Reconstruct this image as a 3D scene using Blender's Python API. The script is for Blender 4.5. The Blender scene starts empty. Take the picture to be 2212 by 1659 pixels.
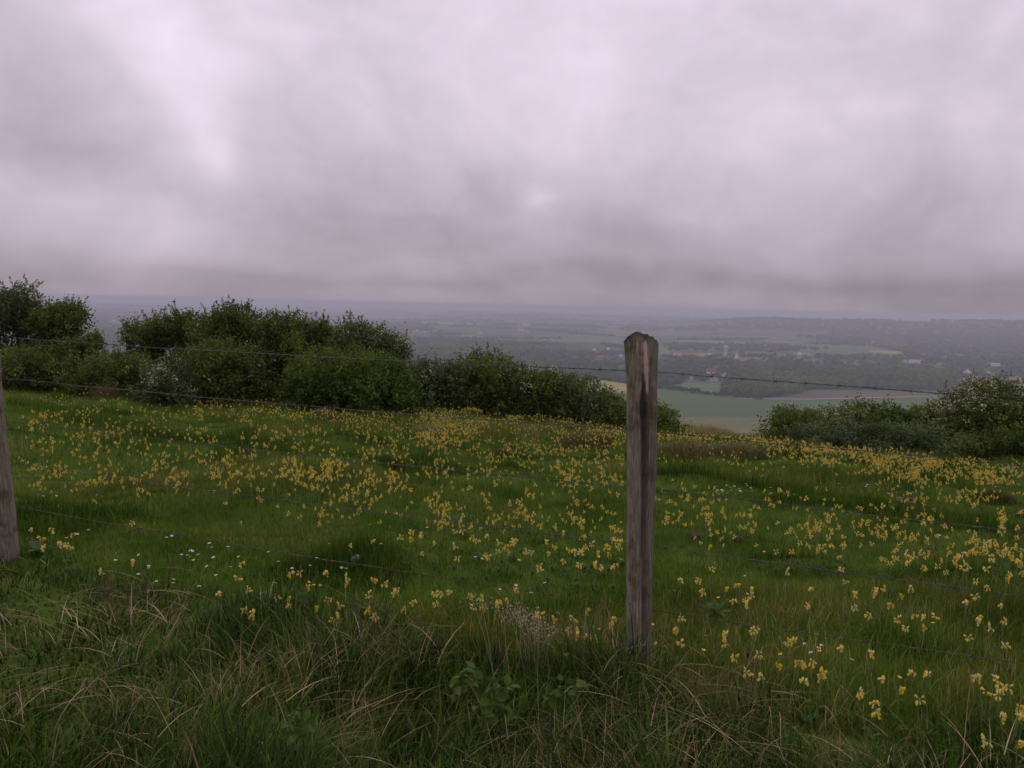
import bpy, math, random
import numpy as np
from mathutils import Matrix, Vector
random.seed(7); rng = np.random.default_rng(7)
R = math.radians
S = bpy.context.scene
C = S.collection

# ------------------------------------------------------------------ camera
W, H_ = 1024.0, 768.0
FPX = 803.6
CAMZ = 1.55
cam_d = bpy.data.cameras.new('camera'); cam = bpy.data.objects.new('camera', cam_d); C.objects.link(cam)
cam_d.sensor_width = 36; cam_d.lens = 36 * FPX / W; cam_d.clip_start = 0.05; cam_d.clip_end = 200000
CM = Matrix.Rotation(R(90 - 5.6), 3, 'X') @ Matrix.Rotation(R(1.25), 3, 'Z')
cam.matrix_world = Matrix.Translation((0, 0, CAMZ)) @ CM.to_4x4()
S.camera = cam
CMn = np.array(CM)
K = W / 2212.0            # photo notes are taken in a 2212 px wide view

def dirs(P):
    P = np.atleast_2d(np.asarray(P, float)) * K
    d = np.stack([(P[:, 0] - W/2)/FPX, -(P[:, 1] - H_/2)/FPX, -np.ones(len(P))], 1)
    return d @ CMn.T

# ------------------------------------------------------------------ world, sun, exposure
S.view_settings.view_transform = 'Standard'; S.view_settings.look = 'None'
S.view_settings.exposure = .40; S.view_settings.gamma = 1
SUN_EL, SUN_AZ = 48, -28         # sun hidden behind the bright cloud, front left
wd = bpy.data.worlds.new('World'); S.world = wd; wd.use_nodes = True
nt = wd.node_tree; nt.nodes.clear(); N = nt.nodes; L = nt.links
def mth(op, a, b=None, c=None, clamp=False):
    n = N.new('ShaderNodeMath'); n.operation = op; n.use_clamp = clamp
    for i, v in enumerate((a, b, c)):
        if v is None: continue
        if isinstance(v, (int, float)): n.inputs[i].default_value = v
        else: L.new(v, n.inputs[i])
    return n.outputs[0]
tc = N.new('ShaderNodeTexCoord')
nz = N.new('ShaderNodeTexNoise'); nz.inputs['Scale'].default_value = 3.2; nz.inputs['Detail'].default_value = 6
nz.inputs['Roughness'].default_value = .5
L.new(tc.outputs['Generated'], nz.inputs['Vector'])
sep = N.new('ShaderNodeSeparateXYZ'); L.new(tc.outputs['Generated'], sep.inputs[0])
az = mth('ARCTAN2', sep.outputs[0], sep.outputs[1]); el = mth('ARCSINE', sep.outputs[2])
sepn = N.new('ShaderNodeSeparateXYZ'); L.new(nz.outputs['Color'], sepn.inputs[0])
elw = mth('MULTIPLY', mth('SUBTRACT', sepn.outputs[1], .5), mth('MULTIPLY_ADD', mth('MAXIMUM', el, .0), .9, .05))
azw = mth('MULTIPLY', mth('SUBTRACT', sepn.outputs[0], .5), .42)
azs, els = mth('ADD', az, azw), mth('ADD', el, elw)
cmb = N.new('ShaderNodeCombineXYZ'); L.new(azs, cmb.inputs[0]); L.new(els, cmb.inputs[1])
# base brightness by height above the horizon
mr = N.new('ShaderNodeValToRGB'); L.new(mth('DIVIDE', el, 1.2), mr.inputs[0])
cr = mr.color_ramp
stops = [(0, .255), (.022, .265), (.05, .34), (.09, .41), (.16, .47), (.30, .54), (.6, .57), (1, .58)]
while len(cr.elements) < len(stops): cr.elements.new(.5)
for e, (p, v) in zip(cr.elements, stops): e.position = p; e.color = (v, v, v, 1)
lum = mr.outputs[0]
blobs = [  # x, y, sx, sy (2212 view), amount: thin bright and thick dark parts of the cloud
    (330, 80, 210, 90, .11), (420, 150, 110, 80, .13), (490, 240, 80, 60, .12), (545, 310, 40, 35, .15), (1260, 240, 170, 80, .09), (1165, 425, 38, 20, .16),
    (980, 110, 240, 110, .06), (270, 490, 230, 45, .12), (560, 545, 330, 25, .05), (1620, 330, 140, 150, .04),
    (60, 330, 220, 110, -.10), (300, 400, 190, 48, -.12), (900, 425, 190, 75, -.15), (1020, 490, 250, 50, -.06),
    (1340, 510, 150, 65, -.17), (820, 592, 300, 14, -.09), (1560, 592, 330, 22, -.12), (1960, 470, 260, 130, -.13),
    (1250, 565, 220, 22, -.10), (120, 598, 240, 16, -.06), (2050, 610, 300, 24, -.08), (1500, 250, 130, 120, -.04)]
acc = 0.0
for (bx, by, sx, sy, am) in blobs:
    d = dirs([(bx, by)])[0]; d = d/np.linalg.norm(d)
    a0, e0 = math.atan2(d[0], d[1]), math.asin(d[2])
    k = K/FPX
    s1 = N.new('ShaderNodeVectorMath'); s1.operation = 'SUBTRACT'; L.new(cmb.outputs[0], s1.inputs[0]); s1.inputs[1].default_value = (a0, e0, 0)
    s2 = N.new('ShaderNodeVectorMath'); s2.operation = 'MULTIPLY'; L.new(s1.outputs[0], s2.inputs[0]); s2.inputs[1].default_value = (1/(sx*k), 1/(sy*k), 0)
    s3 = N.new('ShaderNodeVectorMath'); s3.operation = 'DOT_PRODUCT'; L.new(s2.outputs[0], s3.inputs[0]); L.new(s2.outputs[0], s3.inputs[1])
    g = mth('MULTIPLY', mth('EXPONENT', mth('MULTIPLY', s3.outputs['Value'], -.8)), am*1.25)
    acc = mth('ADD', g, acc)
# cloud texture: noise laid on the cloud deck (stretches towards the horizon)
den = mth('ADD', mth('MAXIMUM', sep.outputs[2], 0.0), .09)
pc = N.new('ShaderNodeCombineXYZ'); L.new(mth('DIVIDE', sep.outputs[0], den), pc.inputs[0]); L.new(mth('DIVIDE', sep.outputs[1], den), pc.inputs[1])
n2 = N.new('ShaderNodeTexNoise'); n2.inputs['Scale'].default_value = .9; n2.inputs['Detail'].default_value = 5
n2.inputs['Roughness'].default_value = .45; n2.inputs['Distortion'].default_value = .5
L.new(pc.outputs[0], n2.inputs['Vector'])
n4 = N.new('ShaderNodeTexNoise'); n4.inputs['Scale'].default_value = 4.2; n4.inputs['Detail'].default_value = 7; n4.inputs['Roughness'].default_value = .52; n4.inputs['Distortion'].default_value = .6
vm4 = N.new('ShaderNodeVectorMath'); vm4.operation = 'MULTIPLY'; vm4.inputs[1].default_value = (1, 1, 1.35); L.new(tc.outputs['Generated'], vm4.inputs[0]); L.new(vm4.outputs[0], n4.inputs['Vector'])
tex = mth('ADD', mth('MULTIPLY', mth('SUBTRACT', n2.outputs['Fac'], .5), .12), mth('MULTIPLY', mth('SUBTRACT', n4.outputs['Fac'], .5), .78))
n5 = N.new('ShaderNodeTexNoise'); n5.inputs['Scale'].default_value = 13; n5.inputs['Detail'].default_value = 6; n5.inputs['Roughness'].default_value = .55; n5.inputs['Distortion'].default_value = .9
L.new(vm4.outputs[0], n5.inputs['Vector'])
tex = mth('ADD', tex, mth('MULTIPLY', mth('SUBTRACT', n5.outputs['Fac'], .5), .20))
lum = mth('MULTIPLY', lum, mth('ADD', 1.0, mth('ADD', acc, tex)))
tn = N.new('ShaderNodeMix'); tn.data_type = 'RGBA'; tn.inputs[6].default_value = (1.115, .96, 1.155, 1); tn.inputs[7].default_value = (1.11, .98, 1.155, 1)
L.new(mth('MULTIPLY', el, 2.0, clamp=True), tn.inputs[0])
mulc = N.new('ShaderNodeVectorMath'); mulc.operation = 'SCALE'; L.new(tn.outputs[2], mulc.inputs[0]); L.new(lum, mulc.inputs['Scale'])
sky = N.new('ShaderNodeTexSky'); sky.sky_type = 'NISHITA'; sky.sun_disc = False
sky.sun_elevation = R(SUN_EL); sky.sun_rotation = R(SUN_AZ)
b1 = N.new('ShaderNodeBackground'); b1.inputs[1].default_value = .96; L.new(mulc.outputs[0], b1.inputs[0])
b2 = N.new('ShaderNodeBackground'); b2.inputs[1].default_value = .05; L.new(sky.outputs[0], b2.inputs[0])
mx = N.new('ShaderNodeMixShader'); mx.inputs[0].default_value = .06; L.new(b1.outputs[0], mx.inputs[1]); L.new(b2.outputs[0], mx.inputs[2])
wo = N.new('ShaderNodeOutputWorld'); L.new(mx.outputs[0], wo.inputs[0])
wd.cycles.sampling_method = 'MANUAL'; wd.cycles.sample_map_resolution = 512
sl = bpy.data.lights.new('sun', 'SUN'); sl.energy = .5; sl.angle = R(24); sl.color = (1, .96, .92)
so = bpy.data.objects.new('sun', sl); C.objects.link(so)
sd = Vector((math.sin(R(SUN_AZ))*math.cos(R(SUN_EL)), math.cos(R(SUN_AZ))*math.cos(R(SUN_EL)), math.sin(R(SUN_EL))))
so.rotation_euler = sd.to_track_quat('Z', 'Y').to_euler()
S.cycles.volume_bounces = 1; S.cycles.max_bounces = 6; S.cycles.diffuse_bounces = 3
S.cycles.transmission_bounces = 4; S.cycles.caustics_reflective = False; S.cycles.caustics_refractive = False

# ------------------------------------------------------------------ helpers
def hsh(ix, iy, s):
    v = np.sin(ix*127.1 + iy*311.7 + s*74.7)*43758.5453
    return v - np.floor(v)
def vn(x, y, s=0):
    x = np.asarray(x, float); y = np.asarray(y, float)
    ix, iy = np.floor(x), np.floor(y); fx, fy = x-ix, y-iy
    fx = fx*fx*(3-2*fx); fy = fy*fy*(3-2*fy)
    a, b, c, d = hsh(ix, iy, s), hsh(ix+1, iy, s), hsh(ix, iy+1, s), hsh(ix+1, iy+1, s)
    return (a*(1-fx)+b*fx)*(1-fy) + (c*(1-fx)+d*fx)*fy
def sst(a, b, x):
    t = np.clip((x-a)/(b-a), 0, 1); return t*t*(3-2*t)

VAL = -120.0
HUMPS = []                       # (x, y, radius, height) mounds of the meadow, filled below
def meadow(x, y):
    xc = np.clip(x, -14, 24)
    u = np.maximum(y-3.0, 0); u = u*u/(u+1.2)
    z = -u*(.0705 + .0050*xc) - .17*sst(10, 18, y)
    bump = (vn(x*.5, y*1.0, 1)-.5)*.30 + (vn(x*1.1, y*2.6, 2)-.5)*.18 + (vn(x*2.4, y*4.2, 4)-.5)*.06 + (vn(x*4, y*5, 3)-.5)*.03
    z = z + bump*sst(2.5, 6.5, y)*1.0 + (vn(x*1.5, y*1.5, 9)-.5)*.05
    z = z - .24*sst(-3.0, -7.0, x)*sst(10, 16, y)
    for (hx, hy, hr, hh) in HUMPS:
        z = z + hh*np.exp(-((x-hx)**2 + (y-hy)**2*1.6)/(hr*hr))
    return z
def Hf(x, y):
    x = np.asarray(x, float); y = np.asarray(y, float)
    r = np.sqrt(x*x+y*y) + 1e-6
    near = meadow(x, np.clip(y, -60, 60))
    d = np.maximum(y - (22.5 + .12*np.clip(x, -20, 30)), 0)
    z1 = near - .55*d*d/(d+9)
    az_ = np.arctan2(x, np.maximum(y, 1e-3))
    t = np.tan(np.clip(az_, -1.3, 1.3))
    ridge = sst(.17, .33, t)*66 + sst(.36, .62, t)*16 + (vn(t*11, 0, 11)-.5)*10*sst(.2, .4, t)
    ridge = ridge*np.exp(-((r-5600)/1250.0)**2)
    roll = (vn(x/1400+5, y/2600, 12)-.3)*46*sst(3200, 8000, r) + (vn(x/5000, y/7000, 13))*70*sst(9000, 20000, r)
    v = VAL + np.where(y > 0, ridge + roll*(1-.8*sst(.2, .4, t)*(r < 12000)), 0)
    k = 6.0
    dd = (z1 - v)
    sm = .5*(z1 + v + np.sqrt(dd*dd + k*k)) - np.where(z1-v > 60, .5*(np.sqrt(dd*dd+k*k)-np.abs(dd)), 0)
    return np.where(y < 0, np.maximum(near, -60), sm)

def hit(P, h=0.0, it=60):
    """points where the sight lines to P meet the meadow raised by h"""
    d = dirs(P); h = np.broadcast_to(h, len(d)).astype(float)
    t = (h - CAMZ - .6)/d[:, 2]
    t = np.clip(t, .5, 60)
    for _ in range(it):
        x, y = d[:, 0]*t, d[:, 1]*t
        tn_ = (meadow(x, y) + h - CAMZ)/d[:, 2]
        t = np.clip(.6*t + .4*tn_, .5, 60)
    return np.stack([d[:, 0]*t, d[:, 1]*t, meadow(d[:, 0]*t, d[:, 1]*t)], 1)
def valley(P):
    """points of the valley floor in the direction P"""
    d = dirs(P); t = (VAL - CAMZ)/np.minimum(d[:, 2], -.004)
    for _ in range(12):
        x, y = d[:, 0]*t, d[:, 1]*t
        t = .5*t + .5*(Hf(x, y) - CAMZ)/np.minimum(d[:, 2], -.004)
    x, y = d[:, 0]*t, d[:, 1]*t
    return np.stack([x, y, Hf(x, y)], 1)

def tag(o, label=None, cat=None, group=None, kind=None):
    if label: o['label'] = label
    if cat: o['category'] = cat
    if group: o['group'] = group
    if kind: o['kind'] = kind
    return o
def empty(name, loc, label, cat, group=None, rz=0):
    o = bpy.data.objects.new(name, None); C.objects.link(o); o.location = loc; o.rotation_euler = (0, 0, rz)
    o.empty_display_size = .1
    return tag(o, label, cat, group)
def link(name, me, parent=None):
    o = bpy.data.objects.new(name, me); C.objects.link(o)
    if parent: o.parent = parent
    return o
def npmesh(name, V, F, mats, tint=None, midx=None, smooth=False, extra=None):
    V = np.ascontiguousarray(V, np.float32); F = np.ascontiguousarray(F, np.int32)
    me = bpy.data.meshes.new(name); k = F.shape[1]
    me.vertices.add(len(V)); me.vertices.foreach_set('co', V.ravel())
    me.loops.add(F.size); me.loops.foreach_set('vertex_index', F.ravel())
    me.polygons.add(len(F)); me.polygons.foreach_set('loop_start', np.arange(0, F.size, k, dtype=np.int32))
    me.polygons.foreach_set('loop_total', np.full(len(F), k, np.int32))
    for m in mats: me.materials.append(m)
    if midx is not None: me.polygons.foreach_set('material_index', np.asarray(midx, np.int32))
    me.polygons.foreach_set('use_smooth', np.full(len(F), smooth, bool))
    for nm, arr in ([('tint', tint)] if tint is not None else []) + list((extra or {}).items()):
        a = me.attributes.new(nm, 'FLOAT', 'POINT'); a.data.foreach_set('value', np.asarray(arr, np.float32))
    me.update(); me.validate(); return me
def pymesh(name, V, F, mats, midx=None, smooth=False):
    me = bpy.data.meshes.new(name); me.from_pydata([tuple(map(float, v)) for v in V], [], [tuple(int(i) for i in f) for f in F])
    for m in mats: me.materials.append(m)
    if midx is not None:
        for p, i in zip(me.polygons, midx): p.material_index = i
    for p in me.polygons: p.use_smooth = smooth
    me.update(); return me
def merge(parts):
    V, F, T, n = [], [], [], 0
    for v, f, t in parts:
        V.append(v); F.append(f+n); T.append(t); n += len(v)
    return np.concatenate(V), np.concatenate(F), np.concatenate(T)

# ------------------------------------------------------------------ materials
def mat(name, col=None, rough=.8, ramp=None, attr='tint', transl=0, noise=None, spec=.2, noise_amt=.3, bump=0):
    m = bpy.data.materials.new(name); m.use_nodes = True; t = m.node_tree; nn, ll = t.nodes, t.links
    b = nn['Principled BSDF']; b.inputs['Roughness'].default_value = rough; b.inputs['Specular IOR Level'].default_value = spec
    out = nn['Material Output']
    if ramp:
        a = nn.new('ShaderNodeAttribute'); a.attribute_name = attr
        r = nn.new('ShaderNodeValToRGB'); ll.new(a.outputs['Fac'], r.inputs[0])
        while len(r.color_ramp.elements) < len(ramp): r.color_ramp.elements.new(.5)
        for e, (p, c) in zip(r.color_ramp.elements, ramp): e.position = p; e.color = (*c, 1)
        cs = r.outputs[0]
    else:
        rg = nn.new('ShaderNodeRGB'); rg.outputs[0].default_value = (*col, 1); cs = rg.outputs[0]
    if noise:
        gp = nn.new('ShaderNodeNewGeometry')
        n = nn.new('ShaderNodeTexNoise'); n.inputs['Scale'].default_value = noise; n.inputs['Detail'].default_value = 4
        ll.new(gp.outputs['Position'], n.inputs['Vector'])
        mp = nn.new('ShaderNodeMapRange'); mp.inputs[1].default_value = .3; mp.inputs[2].default_value = .7
        mp.inputs[3].default_value = 1-noise_amt; mp.inputs[4].default_value = 1+noise_amt; ll.new(n.outputs['Fac'], mp.inputs[0])
        sc = nn.new('ShaderNodeVectorMath'); sc.operation = 'SCALE'; ll.new(cs, sc.inputs[0]); ll.new(mp.outputs[0], sc.inputs['Scale'])
        cs = sc.outputs[0]
        if bump:
            bp = nn.new('ShaderNodeBump'); bp.inputs['Strength'].default_value = bump; ll.new(n.outputs['Fac'], bp.inputs['Height']); ll.new(bp.outputs[0], b.inputs['Normal'])
    ll.new(cs, b.inputs['Base Color'])
    if transl:
        tr = nn.new('ShaderNodeBsdfTranslucent'); ll.new(cs, tr.inputs[0])
        ms = nn.new('ShaderNodeMixShader'); ms.inputs[0].default_value = transl
        ll.new(b.outputs[0], ms.inputs[1]); ll.new(tr.outputs[0], ms.inputs[2]); ll.new(ms.outputs[0], out.inputs[0])
    return m
M = {}
M['turf'] = mat('turf', ramp=[(0, (.020, .044, .004)), (.4, (.066, .126, .010)), (.7, (.122, .172, .018)), (.88, (.19, .165, .045)), (1, (.34, .27, .13))], transl=.25, rough=.8, spec=.06, noise=.9, noise_amt=.28)
M['verge'] = mat('verge', ramp=[(0, (.016, .034, .004)), (.3, (.052, .104, .009)), (.55, (.11, .155, .022)), (.66, (.13, .11, .030)), (.8, (.23, .16, .075)), (1, (.48, .37, .22))], transl=.25, rough=.6, spec=.12)
M['tussock'] = mat('tussock', ramp=[(0, (.035, .058, .010)), (.45, (.085, .105, .020)), (.75, (.15, .125, .040)), (1, (.30, .24, .12))], transl=.2)
M['leaf'] = mat('leaf', ramp=[(0, (.024, .040, .006)), (.45, (.088, .122, .020)), (.8, (.165, .20, .040)), (1, (.21, .25, .065))], transl=.28, rough=.7, spec=.08, noise=1.1, noise_amt=.3)
M['leaf_light'] = mat('leaf_light', ramp=[(0, (.024, .044, .005)), (.5, (.088, .130, .018)), (1, (.20, .245, .045))], transl=.28, rough=.7, spec=.08, noise=1.1, noise_amt=.25)
M['leaf_grey'] = mat('leaf_grey', ramp=[(0, (.034, .050, .014)), (.5, (.098, .132, .044)), (1, (.19, .23, .10))], transl=.25, rough=.7, spec=.1, noise=1.1, noise_amt=.3)
M['bark'] = mat('bark', (.05, .038, .028), rough=.9, noise=12)
M['blossom'] = mat('blossom', (.62, .57, .42), rough=.7, transl=.2, noise=4, noise_amt=.25)
M['far_leaf'] = mat('far_leaf', spec=.0, ramp=[(0, (.016, .036, .010)), (.35, (.042, .078, .016)), (.7, (.095, .140, .026)), (1, (.15, .19, .040))], rough=.9, transl=.35)
M['stem'] = mat('flower_stem', (.16, .22, .07), rough=.6, transl=.2)
M['rosette'] = mat('rosette_leaf', (.070, .125, .03), rough=.8, spec=.08, transl=.2, noise=30)
M['calyx'] = mat('pale_calyx', (.66, .58, .20), rough=.6, transl=.3)
M['petal'] = mat('yellow_petal', (.84, .62, .02), rough=.55, transl=.3)
M['daisy'] = mat('white_petal', (.80, .76, .78), rough=.6, transl=.2)
M['daisy_eye'] = mat('daisy_eye', (.55, .40, .04))
M['butter'] = mat('buttercup_petal', (.80, .50, .012), rough=.35)
M['wire'] = mat('galvanised_wire', ramp=[(0, (.055, .050, .048)), (.6, (.115, .105, .10)), (1, (.11, .05, .03))], rough=.55, noise=25, noise_amt=.45)
M['wire'].node_tree.nodes['Principled BSDF'].inputs['Metallic'].default_value = .35
M['barb'] = mat('dark_barb', (.07, .062, .070), rough=.6, noise=60)
M['stone'] = mat('stone', (.25, .21, .20), rough=.9, noise=14, bump=.4)
M['earth'] = mat('bare_earth', (.10, .068, .048), rough=1, noise=20, bump=.6)
M['concrete'] = mat('pale_concrete', (.48, .40, .37), rough=.9, noise=.12, noise_amt=.12)
M['roof_red'] = mat('red_tile', (.34, .125, .080), rough=.85, noise=.2, noise_amt=.2)
M['roof_orange'] = mat('orange_tile', (.38, .17, .10), rough=.85, noise=.2, noise_amt=.2)
M['roof_dark'] = mat('dark_red_tile', (.22, .075, .06), rough=.85, noise=.2, noise_amt=.25)
M['roof_grey'] = mat('grey_sheet_roof', (.30, .29, .33), rough=.7, noise=.2, noise_amt=.1)
M['wall_white'] = mat('white_render', (.80, .76, .74), rough=.9, noise=.3, noise_amt=.06)
M['wall_brick'] = mat('brick_wall', (.30, .14, .10), rough=.9, noise=.8, noise_amt=.2)
M['wall_cream'] = mat('cream_render', (.62, .54, .46), rough=.9, noise=.3, noise_amt=.1)
M['glass'] = mat('dark_glass', (.03, .035, .045), rough=.15, spec=.5)
M['door'] = mat('brown_door', (.10, .06, .04), rough=.7)
M['crop'] = mat('young_wheat', (.048, .092, .014), rough=.9, noise=.004, noise_amt=.14)
M['crop2'] = mat('pasture', (.070, .125, .035), rough=.9, noise=.01, noise_amt=.2)
M['plough'] = mat('ploughed_earth', (.090, .076, .042), rough=1, noise=.008, noise_amt=.15)
M['rape'] = mat('rapeseed', (.26, .22, .035), rough=.9, noise=.02, noise_amt=.15)
M['rough'] = mat('rough_grazing', (.115, .115, .032), rough=1, noise=.05, noise_amt=.25)
M['track'] = mat('chalk_track', (.32, .30, .25), rough=1, noise=.1, noise_amt=.1)
M['straw_field'] = mat('yellow_green_field', (.17, .20, .065), rough=1, noise=.01, noise_amt=.15)
M['bird'] = mat('dark_feather', (.02, .02, .022), rough=.8)

# wheat: tramlines
def tramlines(m, ang, sp, amt):
    t = m.node_tree; nn, ll = t.nodes, t.links
    gp = nn.new('ShaderNodeNewGeometry'); mp = nn.new('ShaderNodeMapping'); mp.inputs['Rotation'].default_value = (0, 0, ang)
    mp.inputs['Scale'].default_value = (1/sp, 1/sp, 0); ll.new(gp.outputs['Position'], mp.inputs[0])
    nd = nn.new('ShaderNodeTexNoise'); nd.inputs['Scale'].default_value = .25; nd.inputs['Detail'].default_value = 1; ll.new(mp.outputs[0], nd.inputs[0])
    va = nn.new('ShaderNodeVectorMath'); va.operation = 'MULTIPLY_ADD'; ll.new(nd.outputs['Color'], va.inputs[0]); va.inputs[1].default_value = (2.2,)*3; ll.new(mp.outputs[0], va.inputs[2])
    sx = nn.new('ShaderNodeSeparateXYZ'); ll.new(va.outputs[0], sx.inputs[0])
    fr = nn.new('ShaderNodeMath'); fr.operation = 'FRACT'; ll.new(sx.outputs[0], fr.inputs[0])
    ls = nn.new('ShaderNodeMath'); ls.operation = 'LESS_THAN'; ls.inputs[1].default_value = .07; ll.new(fr.outputs[0], ls.inputs[0])
    mu = nn.new('ShaderNodeMath'); mu.operation = 'MULTIPLY_ADD'; mu.inputs[1].default_value = -amt; mu.inputs[2].default_value = 1; ll.new(ls.outputs[0], mu.inputs[0])
    b = nn['Principled BSDF']; src = b.inputs['Base Color'].links[0].from_socket
    sc = nn.new('ShaderNodeVectorMath'); sc.operation = 'SCALE'; ll.new(src, sc.inputs[0]); ll.new(mu.outputs[0], sc.inputs['Scale']); ll.new(sc.outputs[0], b.inputs['Base Color'])
tramlines(M['crop'], 1.35, 75, .22)

# ground material: meadow soil, hillside grass, patchwork of far fields
def ground_material():
    m = bpy.data.materials.new('ground'); m.use_nodes = True; t = m.node_tree; nn, ll = t.nodes, t.links
    b = nn['Principled BSDF']; b.inputs['Roughness'].default_value = 1; b.inputs['Specular IOR Level'].default_value = .05
    gp = nn.new('ShaderNodeNewGeometry'); sx = nn.new('ShaderNodeSeparateXYZ'); ll.new(gp.outputs['Position'], sx.inputs[0])
    def rmp(src, st, const=False):
        r = nn.new('ShaderNodeValToRGB'); ll.new(src, r.inputs[0])
        if const: r.color_ramp.interpolation = 'CONSTANT'
        while len(r.color_ramp.elements) < len(st): r.color_ramp.elements.new(.5)
        for e, (p, c) in zip(r.color_ramp.elements, st): e.position = p; e.color = (*c, 1)
        return r.outputs[0]
    def mixc(f, a, c):
        x = nn.new('ShaderNodeMix'); x.data_type = 'RGBA'; ll.new(f, x.inputs[0]); ll.new(a, x.inputs[6]); ll.new(c, x.inputs[7]); return x.outputs[2]
    def mrange(src, a, c):
        x = nn.new('ShaderNodeMapRange'); x.inputs[1].default_value = a; x.inputs[2].default_value = c; ll.new(src, x.inputs[0]); return x.outputs[0]
    n1 = nn.new('ShaderNodeTexNoise'); n1.inputs['Scale'].default_value = 2.2; n1.inputs['Detail'].default_value = 6; ll.new(gp.outputs['Position'], n1.inputs[0])
    near = rmp(n1.outputs['Fac'], [(.3, (.030, .055, .007)), (.5, (.055, .095, .012)), (.62, (.075, .105, .016)), (.75, (.095, .085, .028))])
    n3 = nn.new('ShaderNodeTexNoise'); n3.inputs['Scale'].default_value = .12; n3.inputs['Detail'].default_value = 6; ll.new(gp.outputs['Position'], n3.inputs[0])
    hill = rmp(n3.outputs['Fac'], [(.35, (.055, .085, .025)), (.55, (.10, .115, .04)), (.7, (.12, .10, .045))])
    mp = nn.new('ShaderNodeMapping'); mp.inputs['Scale'].default_value = (1/420., 1/760., 0); mp.inputs['Rotation'].default_value = (0, 0, .35); ll.new(gp.outputs['Position'], mp.inputs[0])
    vo = nn.new('ShaderNodeTexVoronoi'); vo.inputs['Scale'].default_value = 1; ll.new(mp.outputs[0], vo.inputs['Vector'])
    s2 = nn.new('ShaderNodeSeparateColor'); ll.new(vo.outputs['Color'], s2.inputs[0])
    far = rmp(s2.outputs[0], [(0, (.045, .085, .030)), (.18, (.070, .120, .045)), (.36, (.050, .095, .034)), (.5, (.125, .095, .070)), (.6, (.085, .135, .055)), (.74, (.13, .155, .06)), (.82, (.055, .080, .035)), (.94, (.24, .21, .06))], True)
    ve = nn.new('ShaderNodeTexVoronoi'); ve.feature = 'DISTANCE_TO_EDGE'; ve.inputs['Scale'].default_value = 1; ll.new(mp.outputs[0], ve.inputs['Vector'])
    edge = mrange(ve.outputs['Distance'], .018, .03)
    dk = nn.new('ShaderNodeRGB'); dk.outputs[0].default_value = (.026, .050, .018, 1)
    far = mixc(edge, dk.outputs[0], far)
    mf = nn.new('ShaderNodeMapping'); mf.inputs['Scale'].default_value = (.0011, .0006, 0); ll.new(gp.outputs['Position'], mf.inputs[0])
    nf = nn.new('ShaderNodeTexNoise'); nf.inputs['Scale'].default_value = 1; nf.inputs['Detail'].default_value = 8; nf.inputs['Roughness'].default_value = .6; ll.new(mf.outputs[0], nf.inputs[0])
    far = mixc(mrange(nf.outputs['Fac'], .54, .57), far, dk.outputs[0])
    c = mixc(mrange(sx.outputs[2], -3, -9), near, hill)
    c = mixc(mrange(sx.outputs[2], -100, -113), c, far)
    ridge = mrange(sx.outputs[1], 5000, 5600)
    ll.new(c, b.inputs['Base Color'])
    return m
M['ground'] = ground_material()

# ------------------------------------------------------------------ GROUND: one sheet to the horizon
HUMPS += [(float(p[0]), float(p[1]), r_, h_) for p, r_, h_ in
          [(hit([(60, 905)])[0], 1.0, .22), (hit([(440, 850)])[0], 1.1, .22), (hit([(560, 862)])[0], 1.6, .05), (hit([(760, 872)])[0], 1.4, .05),
           (hit([(1130, 905)])[0], 1.6, .18), (hit([(1500, 990)])[0], 1.5, .22), (hit([(2150, 1095)])[0], .6, .12), (hit([(720, 965)])[0], .9, .14),
           (hit([(930, 960)])[0], .7, .12)]]
def build_ground():
    a = np.concatenate([np.linspace(-R(46), R(46), 401), np.linspace(R(46), R(314), 130)[1:-1]])
    r = np.concatenate([[0.0], np.exp(np.linspace(math.log(.4), math.log(60000), 660))])
    na, nr = len(a), len(r)
    RR, AA = np.meshgrid(r, a, indexing='ij')
    X, Y = RR*np.sin(AA), RR*np.cos(AA)
    Z = Hf(X, Y)
    V = np.stack([X, Y, Z], 2).reshape(-1, 3)
    i = np.arange(1, nr-1)[:, None]*na; j = np.arange(na)[None, :]; j2 = (j+1) % na
    F = np.stack([i+j, i+na+j, i+na+j2, i+j2], 2).reshape(-1, 4)[:, ::-1]
    jj = np.arange(0, na, 1)
    F0 = np.stack([jj, na+jj, na+(jj+1) % na, (jj+1) % na], 1)[:, ::-1]
    F = np.concatenate([F0, F])
    tag(link('ground', npmesh('ground', V, F, [M['ground']], smooth=True)), kind='structure')
build_ground()

# ------------------------------------------------------------------ fields of the valley (draped sheets)
def resample(pts, n):
    pts = np.asarray(pts, float); s = np.r_[0, np.cumsum(np.linalg.norm(np.diff(pts, axis=0), axis=1))]
    q = np.linspace(0, s[-1], n); return np.stack([np.interp(q, s, pts[:, k]) for k in (0, 1)], 1)
def field(name, top, bot, m, dz=.35, n=48, k=14):
    A, B = valley(top)[:, :2], valley(bot)[:, :2]
    A, B = resample(A, n), resample(B, n)
    T = np.linspace(0, 1, k)[:, None, None]
    G = A[None]*(1-T) + B[None]*T
    Z = Hf(G[..., 0], G[..., 1]) + dz
    V = np.dstack([G, Z]).reshape(-1, 3)
    i = np.arange(k-1)[:, None]*n; j = np.arange(n-1)[None]
    F = np.stack([i+j, i+j+1, i+n+j+1, i+n+j], 2).reshape(-1, 4)
    tag(link(name, npmesh(name, V, F, [M[m]])), kind='structure')
field('wheat_field', [(1180, 855), (1300, 850), (1400, 838), (1502, 849), (1631, 861), (1740, 864), (2040, 857), (2400, 845)],
      [(1180, 915), (1300, 912), (1500, 908), (1640, 908), (1800, 905), (2200, 905), (2400, 905)], 'crop')
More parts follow.
